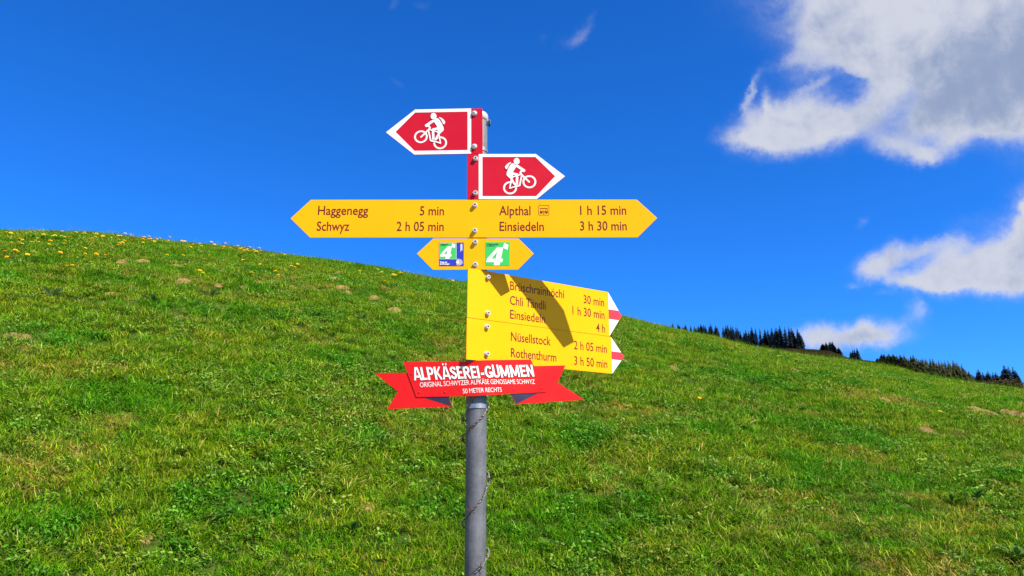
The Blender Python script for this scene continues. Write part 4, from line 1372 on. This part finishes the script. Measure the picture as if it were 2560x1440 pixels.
def scatter():
    A0, R0, R1 = .95, 1.2, 16.5
    N = int(.5 * 2 * A0 * (R1 * R1 - R0 * R0) * 640)
    az = rng.uniform(-A0, A0, N)
    r = np.sqrt(rng.uniform(R0 * R0, R1 * R1, N))
    x, y = np.sin(az) * r, np.cos(az) * r
    # thin the off-frame flanks
    keep = ((np.abs(az) < .72) | (rng.random(N) < .4)) & (y > 1.15 + .012 * x * x)
    # thin at soil
    for sxx, syy, w_, d_ in soil_xy:
        q = ((x - sxx) / (w_ * .8)) ** 2 + ((y - syy + d_ * .45) / (d_ * 1.25)) ** 2
        keep &= (q > 1) | (rng.random(N) < np.where(r < 7, .45, .12) + .25 * np.clip(q, 0, 1))
    nz = fbm(x * 1.1, y * 1.1, 21)
    thin = nz
    keep &= (r < 6.0) | (rng.random(N) < .52)
    x, y, nz, thin, r = x[keep], y[keep], nz[keep], thin[keep], r[keep]
    N = len(x)
    z = H(x, y)
    leaf_n = fbm(x * 1.6 + 9, y * 1.6 + 2, 41)
    straw_n = fbm(x * 1.9 + 19, y * 1.9 + 7, 57)
    u = rng.random(N)
    var = rng.integers(0, 3, N)
    var = np.where(u < .30, rng.integers(3, 5, N), var)
    var = np.where((nz > .55) & (u > .55), rng.integers(5, 7, N), var)
    var = np.where((u > .95), rng.integers(5, 7, N), var)
    var = np.where((straw_n > .60) & (rng.random(N) < .5), rng.integers(7, 9, N), var)
    var = np.where((leaf_n > .58) & (rng.random(N) < .22), rng.integers(9, 11, N), var)
    var = np.where(rng.random(N) < .05, rng.integers(9, 11, N), var)
    var = np.where(rng.random(N) < np.where((r > 12.0) & (r < 15.5), .06, .02), 11, var)
    # slope normals by differences
    e = .1
    nx = (H(x - e, y) - H(x + e, y)) / (2 * e)
    ny = (H(x, y - e) - H(x, y + e)) / (2 * e)
    rx = -ny * .8 + rng.normal(0, .12, N)
    ry = nx * .8 + rng.normal(0, .12, N)
    rz = rng.uniform(0, 6.283, N)
    sc_ = (.80 + .40 * nz) * np.clip(.84 + (r - 3) * .03, .84, 1.08) * rng.uniform(.8, 1.2, N) * .88
    me = bpy.data.meshes.new("grass")
    me.from_pydata(np.stack([x, y, z - .004], -1).tolist(), [], [])
    a = me.attributes.new("variant", 'INT', 'POINT'); a.data.foreach_set('value', var.astype(np.int32))
    a = me.attributes.new("turn", 'FLOAT_VECTOR', 'POINT'); a.data.foreach_set('vector', np.stack([rx, ry, rz * 0], -1).astype(np.float32).ravel())
    a = me.attributes.new("spin", 'FLOAT_VECTOR', 'POINT'); a.data.foreach_set('vector', np.stack([rz * 0, rz * 0, rz], -1).astype(np.float32).ravel())
    a = me.attributes.new("size", 'FLOAT', 'POINT'); a.data.foreach_set('value', sc_.astype(np.float32))
    me.materials.append(M_GRASS)
    o = link("grass", me)
    setp(o, kind='stuff', label='short green meadow grass with straw coloured blades and clover', category='grass')
    ng = bpy.data.node_groups.new("grass_scatter", 'GeometryNodeTree')
    ng.interface.new_socket("Geometry", in_out='INPUT', socket_type='NodeSocketGeometry')
    ng.interface.new_socket("Geometry", in_out='OUTPUT', socket_type='NodeSocketGeometry')
    nd, ln = ng.nodes, ng.links
    gi, go = nd.new('NodeGroupInput'), nd.new('NodeGroupOutput')
    ip = nd.new('GeometryNodeInstanceOnPoints')
    ci = nd.new('GeometryNodeCollectionInfo')
    ci.inputs[0].default_value = pcol
    ci.inputs['Separate Children'].default_value = True
    ci.inputs['Reset Children'].default_value = True
    def attr(nm, ty):
        q = nd.new('GeometryNodeInputNamedAttribute'); q.data_type = ty; q.inputs['Name'].default_value = nm
        return q.outputs[0]
    e2r = nd.new('FunctionNodeEulerToRotation')
    ln.new(attr("turn", 'FLOAT_VECTOR'), e2r.inputs[0])
    spn = nd.new('FunctionNodeEulerToRotation')
    ln.new(attr("spin", 'FLOAT_VECTOR'), spn.inputs[0])
    rr_ = nd.new('FunctionNodeRotateRotation'); rr_.rotation_space = 'LOCAL'
    ln.new(e2r.outputs[0], rr_.inputs[0]); ln.new(spn.outputs[0], rr_.inputs[1])
    ln.new(gi.outputs[0], ip.inputs['Points'])
    ln.new(ci.outputs[0], ip.inputs['Instance'])
    ip.inputs['Pick Instance'].default_value = True
    ln.new(attr("variant", 'INT'), ip.inputs['Instance Index'])
    ln.new(rr_.outputs[0], ip.inputs['Rotation'])
    ln.new(attr("size", 'FLOAT'), ip.inputs['Scale'])
    ln.new(ip.outputs[0], go.inputs[0])
    md = o.modifiers.new("scatter", 'NODES')
    md.node_group = ng
    print("grass clumps", N)
scatter()

# broad-leaved weeds
def rosette(seed, n, l0, l1, col):
    rd = random.Random(seed)
    V, Fc, C = [], [], []
    for k_ in range(n):
        az = 2 * math.pi * k_ / n + rd.uniform(-.3, .3)
        L = rd.uniform(l0, l1); w = L * rd.uniform(.26, .38)
        el = rd.uniform(.25, .9)
        j = rd.uniform(.8, 1.25)
        s_ = Vector((-math.sin(az), math.cos(az), 0))
        b_ = len(V)
        prof = ((0, .12), (.2, .55), (.45, 1.0), (.7, .85), (.9, .45), (1.0, .05))
        for t, ww in prof:
            e_ = el * (1 - 1.1 * t)
            c = Vector((math.cos(az), math.sin(az), 0)) * L * t * math.cos(el * .6) + Vector((0, 0, L * math.sin(el) * (t - .55 * t * t) + .01))
            for q in (c - s_ * w * ww / 2 + Vector((0, 0, w * ww * .18)), c, c + s_ * w * ww / 2 + Vector((0, 0, w * ww * .18))):
                V.append(tuple(q)); C.append((col[0] * j, col[1] * j, col[2] * j, 1))
        for i in range(len(prof) - 1):
            q = b_ + i * 3
            Fc += [(q, q + 1, q + 4, q + 3), (q + 1, q + 2, q + 5, q + 4)]
    return tint_mesh("broadleaf_weed", V, Fc, C, M_GRASS)
RM = [rosette(3, 8, .07, .12, (.09, .20, .06)), rosette(4, 10, .06, .10, (.13, .24, .09)), rosette(5, 7, .05, .09, (.06, .16, .04))]
weeds = [(127, 744, 1, 1.3, "largest pale broad leaved weed on the left slope"), (180, 756, 0, .9, "dark green weed just right of the pale weed on the left slope"),
         (377, 760, 1, 1.2, "pale splayed weed below the brown scars on the left slope"), (525, 748, 1, 1.4, "wide grey green weed below the soil scars left of centre"),
         (155, 690, 2, 1.0, "small weed on the upper left slope"), (600, 650, 0, 1.0, "weed just under the crest left of the signs"),
         (795, 792, 0, 1.0, "dark weed on the slope left of the short yellow sign"), (905, 800, 1, 1.0, "pale weed on the slope left of the turned yellow boards"),
         (965, 802, 2, 1.1, "small dark weed beside a pale one left of the signpost"), (1795, 908, 1, 1.3, "pale weed beside a soil scar under the far trees"),
         (1880, 1000, 1, 1.0, "pale weed on the right slope below the far trees"), (1885, 965, 2, 1.0, "small weed on the right slope below the far trees"),
         (2085, 1025, 1, .7, "tiny pale weed in the middle of the right slope"), (2440, 1250, 0, 1.0, "dark weed by the brown spot in the lower right"),
         (2380, 1260, 0, .9, "dark weed in the lower right grass"), (880, 1330, 0, .8, "green weed in the foreground left of the pole"),
         (560, 1300, 0, .9, "dark leafy weed in the lower left grass"), (300, 1290, 2, .8, "leafy weed above the brown spot in the lower left"),
         (1900, 1200, 0, 1.0, "broad leaved weed in the dark patch right of the pole"), (2540, 1400, 1, 1.0, "pale weed in the bottom right corner")]
for px, py, k_, s_, lab in weeds:
    p = ground_hit(px, py)
    o = link("broadleaf_weed", RM[k_], loc=p, rot=(.35, random.uniform(-.1, .1), random.uniform(0, 6)))
    s_ = s_ * .95
    o.scale = (s_, s_, s_)
    setp(o, label=lab, category="weed", group="broad leaved weeds in the meadow")

# ------------------------------------------------------------------ conifers on the far ridge
def mat_needle(name, c0, c1):
    m = bpy.data.materials.new(name)
    m.use_nodes = True
    t = NT(m.node_tree)
    b = m.node_tree.nodes['Principled BSDF']
    pos = t.n('ShaderNodeNewGeometry').outputs['Position']
    oi = t.n('ShaderNodeObjectInfo').outputs['Random']
    a = t.m('ADD', t.m('MULTIPLY', t.noise(pos, .9, 4, .7), .7), t.m('MULTIPLY', oi, .3))
    r = t.n('ShaderNodeValToRGB', {'Fac': a})
    r.color_ramp.elements[0].position, r.color_ramp.elements[0].color = .3, (*c0, 1)
    r.color_ramp.elements[1].position, r.color_ramp.elements[1].color = .75, (*c1, 1)
    t.t.links.new(r.outputs[0], b.inputs['Base Color'])
    b.inputs['Roughness'].default_value = .8
    b.inputs['Specular IOR Level'].default_value = .15
    return m
M_SPRUCE = mat_needle("dark_spruce_needles", (.012, .020, .034), (.040, .058, .070))  # blue cast of distance haze is put into this needle colour
M_OLIVE = mat_needle("olive_spruce_needles", (.060, .075, .034), (.19, .205, .075))
M_BARK = mat_basic("bark", (.05, .035, .025), .9, 0, .1)
def conifer(seed, Ht, Rb, mat, openness=.0, bare=.08, mname="crown"):
    rd = random.Random(seed)
    V, Fc = [], []
    z = Ht * bare
    while z < Ht * .985:
        t = (z - Ht * bare) / (Ht * (1 - bare))
        rr = Rb * ((1 - t) ** .92) * rd.uniform(.75, 1.2) + .25
        n = rd.randint(6, 8) if t < .8 else 4
        a0 = rd.uniform(0, 6.28)
        for k_ in range(n):
            if rd.random() < openness: continue
            a = a0 + 6.283 * k_ / n + rd.uniform(-.3, .3)
            L = rr * rd.uniform(.65, 1.2)
            droop = L * rd.uniform(.25, .6) * (1 - t * .8)
            d = Vector((math.cos(a), math.sin(a), 0)); s_ = Vector((-d.y, d.x, 0))
            w = L * rd.uniform(.32, .5) + .1
            o = Vector((0, 0, z + rd.uniform(-.2, .2)))
            tip_ = o + d * L + Vector((0, 0, -droop + L * .12))
            mid_ = o + d * L * .55 + Vector((0, 0, -droop * .45))
            b_ = len(V)
            V += [o, mid_ - s_ * w / 2 - Vector((0, 0, w * .45)), mid_ + Vector((0, 0, .06)), mid_ + s_ * w / 2 - Vector((0, 0, w * .45)), tip_,
                  mid_ * .5 + tip_ * .5 - Vector((0, 0, w * .7)), o * .5 + mid_ * .5 - Vector((0, 0, w * .6))]
            Fc += [(b_, b_ + 1, b_ + 2), (b_, b_ + 2, b_ + 3), (b_ + 1, b_ + 4, b_ + 2), (b_ + 2, b_ + 4, b_ + 3), (b_ + 2, b_ + 5, b_ + 4), (b_, b_ + 6, b_ + 2)]
        z += Ht * rd.uniform(.014, .024) * (1.0 - .3 * t)
    # leader
    b_ = len(V)
    V += [Vector((-.12, 0, Ht * .95)), Vector((.12, 0, Ht * .95)), Vector((0, .12, Ht * .96)), Vector((0, 0, Ht * 1.02))]
    Fc += [(b_, b_ + 1, b_ + 3), (b_ + 1, b_ + 2, b_ + 3), (b_ + 2, b_, b_ + 3)]
    me = bpy.data.meshes.new("crown")
    me.from_pydata([tuple(v) for v in V], [], Fc)
    me.materials.append(mat)
    V, Fc = [], []
    n = 7
    prof = [(0, .26), (Ht * .25, .20), (Ht * .6, .12), (Ht * .97, .03)]
    for zz, r in prof:
        for i in range(n):
            a = 6.283 * i / n
            V.append((r * math.cos(a), r * math.sin(a), zz - (1.5 if zz == 0 else 0)))
    for k_ in range(3):
        for i in range(n):
            j = (i + 1) % n
            Fc.append((k_ * n + i, k_ * n + j, (k_ + 1) * n + j, (k_ + 1) * n + i))
    mt = bpy.data.meshes.new("trunk")
    mt.from_pydata(V, [], Fc)
    mt.materials.append(M_BARK)
    return me, mt
TALL = 20.0
SPR = [conifer(s_, TALL, rb, M_SPRUCE, op, ba) for s_, rb, op, ba in ((1, 3.6, .05, .04), (2, 3.0, .08, .05), (3, 4.2, .04, .03), (4, 2.3, .22, .06), (5, 2.6, .12, .10))]
OLI = [conifer(s_ + 20, TALL, rb, M_OLIVE, op, ba) for s_, rb, op, ba in ((1, 3.4, .04, .03), (2, 2.9, .05, .03), (3, 3.8, .03, .02), (4, 2.6, .1, .03))]
def place_tree(px, ytop, kinds, label, group, name="spruce_tree", hpx=None, dist=RF, wid=1.0, cat="spruce"):
    """tree whose top shows at photo point (px, ytop), standing on the far ridge"""
    d = ray(px, ytop)
    hr = math.hypot(d.x, d.y)
    q = dist / hr
    top = d * q
    a = math.atan2(d.x, d.y)
    gz = float(tfar(a)) * RF
    dd = dist - RF
    gz -= .0035 * dd * dd if dd < 0 else .006 * dd * dd
    h = top.z - gz
    if h < 3: h, gz = 3.0, top.z - 3.0
    cr, tk = random.choice(kinds)
    r_ = random.uniform(0, 6.28)
    root = empty(name, (top.x, top.y, gz), label=label, category=cat, group=group)
    s_ = h / TALL
    sw = max(s_, .55) * wid * random.uniform(.85, 1.2) * 1.42
    root.rotation_euler = (0, 0, r_)
    root.scale = (sw, sw, s_)
    for nm, me in (("crown", cr), ("trunk", tk)):
        c = bpy.data.objects.new(nm, me); COL.objects.link(c); c.parent = root
    return root
grove = [(230, 262), (205, 285), (300, 262), (318, 290), (370, 310), (403, 278), (478, 292), (530, 310), (555, 325), (583, 298), (620, 275), (655, 285), (680, 290), (755, 270), (735, 300), (825, 292), (850, 320), (925, 292), (965, 292),
         (990, 288), (1033, 288), (1060, 310), (1105, 298), (1130, 330), (1165, 365), (1215, 385), (1240, 355), (1280, 370), (1322, 315), (1375, 330), (1435, 330), (1505, 340), (1545, 345), (1598, 325), (1650, 332),
         (1668, 330), (1708, 292), (1780, 315), (1835, 308), (1870, 325), (1895, 360), (1955, 340), (1985, 390), (2015, 440)]
for i, (X, Y) in enumerate(grove):
    px, py = z8(X, Y)
    slim = 1375 <= X <= 1440
    kinds = [SPR[3]] if slim else ([SPR[0], SPR[1], SPR[2], SPR[4]])
    place_tree(px, py, kinds, "%s dark spruce from the left in the long treeline above the crest" % ordw(i), "dark spruces of the long treeline", dist=RF + random.uniform(-16, 6), wid=.9 if slim else random.uniform(.8, 1.05))
# trees standing behind and between, seen only as the dark mass under the tops
for i in range(26):
    X = random.choice([random.uniform(600, 1340), random.uniform(1480, 2000)])
    Y = np.interp(X, [600, 900, 1150, 1300, 1500, 1700, 2000], [340, 370, 400, 420, 420, 390, 470]) + random.uniform(-15, 50)
    place_tree(*z8(X, Y), [SPR[0], SPR[2]], "shorter dark spruce filling the treeline under the tallest tops", "shorter spruces filling the long treeline", dist=RF + random.uniform(-10, 14), wid=1.15)
knoll = [(2305, 545), (2350, 525), (2375, 560), (2395, 512), (2415, 520), (2440, 515), (2460, 560), (2480, 590), (2525, 600)]
for i, (X, Y) in enumerate(knoll):
    place_tree(*z8(X, Y), SPR[:2] + [SPR[4]], "%s dark spruce from the left in the small clump on the brown knoll" % ordw(i), "spruces on the brown knoll", dist=RF + random.uniform(-8, 4), wid=.8)
for i, (X, Y) in enumerate([(245, 205), (270, 178), (295, 172), (330, 152), (342, 200)]):
    place_tree(*z9(X, Y), [SPR[3], SPR[4]], "%s slim spruce from the left in the tiny group right of the knoll" % ordw(i), "slim spruces right of the knoll", dist=RF + random.uniform(-4, 3), wid=.8)
place_tree(*z9(395, 300), [SPR[4]], "stunted little spruce just right of the slim group", None, dist=RF)
place_tree(*z9(500, 322), [SPR[4]], "lone tiny spruce in the dip left of the olive wood", None, dist=RF)
wood = [(600, 290), (628, 295), (657, 240), (690, 236), (735, 255), (755, 236), (785, 265), (812, 240), (835, 262), (860, 255), (905, 238), (930, 268), (957, 233), (985, 285), (1012, 290), (1045, 255), (1078, 250), (1100, 282), (1122, 285), (1150, 303), (1178, 310),
        (1200, 292), (1240, 292), (1262, 320), (1302, 292), (1338, 300), (1365, 338), (1392, 345), (1420, 318), (1455, 330), (1478, 350), (1500, 320), (1543, 320), (1570, 350), (1610, 320), (1635, 350), (1660, 346), (1690, 378), (1722, 365), (1750, 420), (1775, 440), (1820, 465)]
for i, (X, Y) in enumerate(wood):
    lab = "%s olive green spruce from the left along the top of the dense wood at right" % ordw(i)
    place_tree(*z9(X, Y), OLI, lab, "olive spruces along the top of the dense wood", dist=RF - random.uniform(6, 22), wid=random.uniform(.75, .95))
for row in (1, 2, 3):
    for i in range(22):
        X = random.uniform(640, 1880)
        Yt = np.interp(X, [600, 760, 1000, 1300, 1600, 1750, 1900], [300, 265, 290, 320, 350, 420, 520])
        Yb = np.interp(X, [600, 850, 1200, 1600, 1900], [350, 400, 490, 550, 600])
        Y = Yt + (Yb - Yt) * (row / 4.0) + random.uniform(-6, 10)
        place_tree(*z9(X, Y), OLI, "olive green spruce inside the dense wood below its top row", "olive spruces inside the dense wood", dist=RF - 22 - row * 9 + random.uniform(-3, 3), wid=1.5)
for i, (X, Y) in enumerate([(1860, 505), (1890, 525), (1925, 470), (1946, 442), (1965, 470), (2005, 478), (2030, 520), (2055, 490), (2075, 462), (2110, 500), (2140, 480), (2175, 475), (2200, 500), (2225, 530)]):
    place_tree(*z9(X, Y), SPR, "%s dark spruce from the left in the low row beyond the brush" % ordw(i), "dark spruces beyond the brush", dist=RF - random.uniform(0, 10), wid=.85)
for i, (X, Y) in enumerate([(2255, 480), (2290, 385), (2345, 400), (2372, 450), (2405, 408), (2440, 455), (2460, 480), (2490, 555), (2520, 600), (2545, 640)]):
    place_tree(*z9(X, Y), SPR[:3] if X != 2290 else [SPR[2]], "%s dark spruce from the left in the tall group at the right edge" % ordw(i), "tall spruces at the right edge", dist=RF - random.uniform(0, 12), wid=.95 if X != 2290 else 1.3)

# heap of dead brush at the crest, right
M_TWIG = mat_basic("dry_brush", (.045, .035, .014), .9, 0, .1, 3.0, .4)
def brush(cx, cy, wpx, hpx, seed, label):
    rd = random.Random(seed)
    d = ray(cx, cy); hr = math.hypot(d.x, d.y)
    dist = 60.0
    q = dist / hr
    c = d * q
    k_ = c.dot(F) / FPX
    V, Fc = [], []
    for _ in range(700):
        t = rd.uniform(-1, 1)
        base = Vector((t * wpx * k_ * .5, rd.uniform(-1, 1), 0 - .4))
        ht = hpx * k_ * (1 - t * t) ** .5 * rd.uniform(.3, 1.0) + .1
        L = rd.uniform(.2, .6)
        a = rd.uniform(-.9, .7)
        dirv = Vector((math.cos(a) * rd.choice((-1, 1)), rd.uniform(-.5, .5), math.sin(abs(a)) * .7)).normalized()
        p0 = c + base + Vector((0, 0, ht - .5 * hpx * k_))
        pts = [p0, p0 + dirv * L * .5 + Vector((0, 0, .08 * L)), p0 + dirv * L]
        v1, f1_ = sweep(pts, rd.uniform(.012, .03), 3)
        b_ = len(V); V += v1; Fc += [tuple(b_ + z for z in ff) for ff in f1_]
    o = mesh_obj("brush_heap", V, Fc, M_TWIG)
    p = c - Vector((0, 0, hpx * k_ * .5))
    o.data.transform(Matrix.Translation(-p)); o.location = p
    setp(o, label=label, category="brush heap")
brush(2488, 955, 84, 17, 5, "heap of dry brown brush on the crest below the right edge spruces")
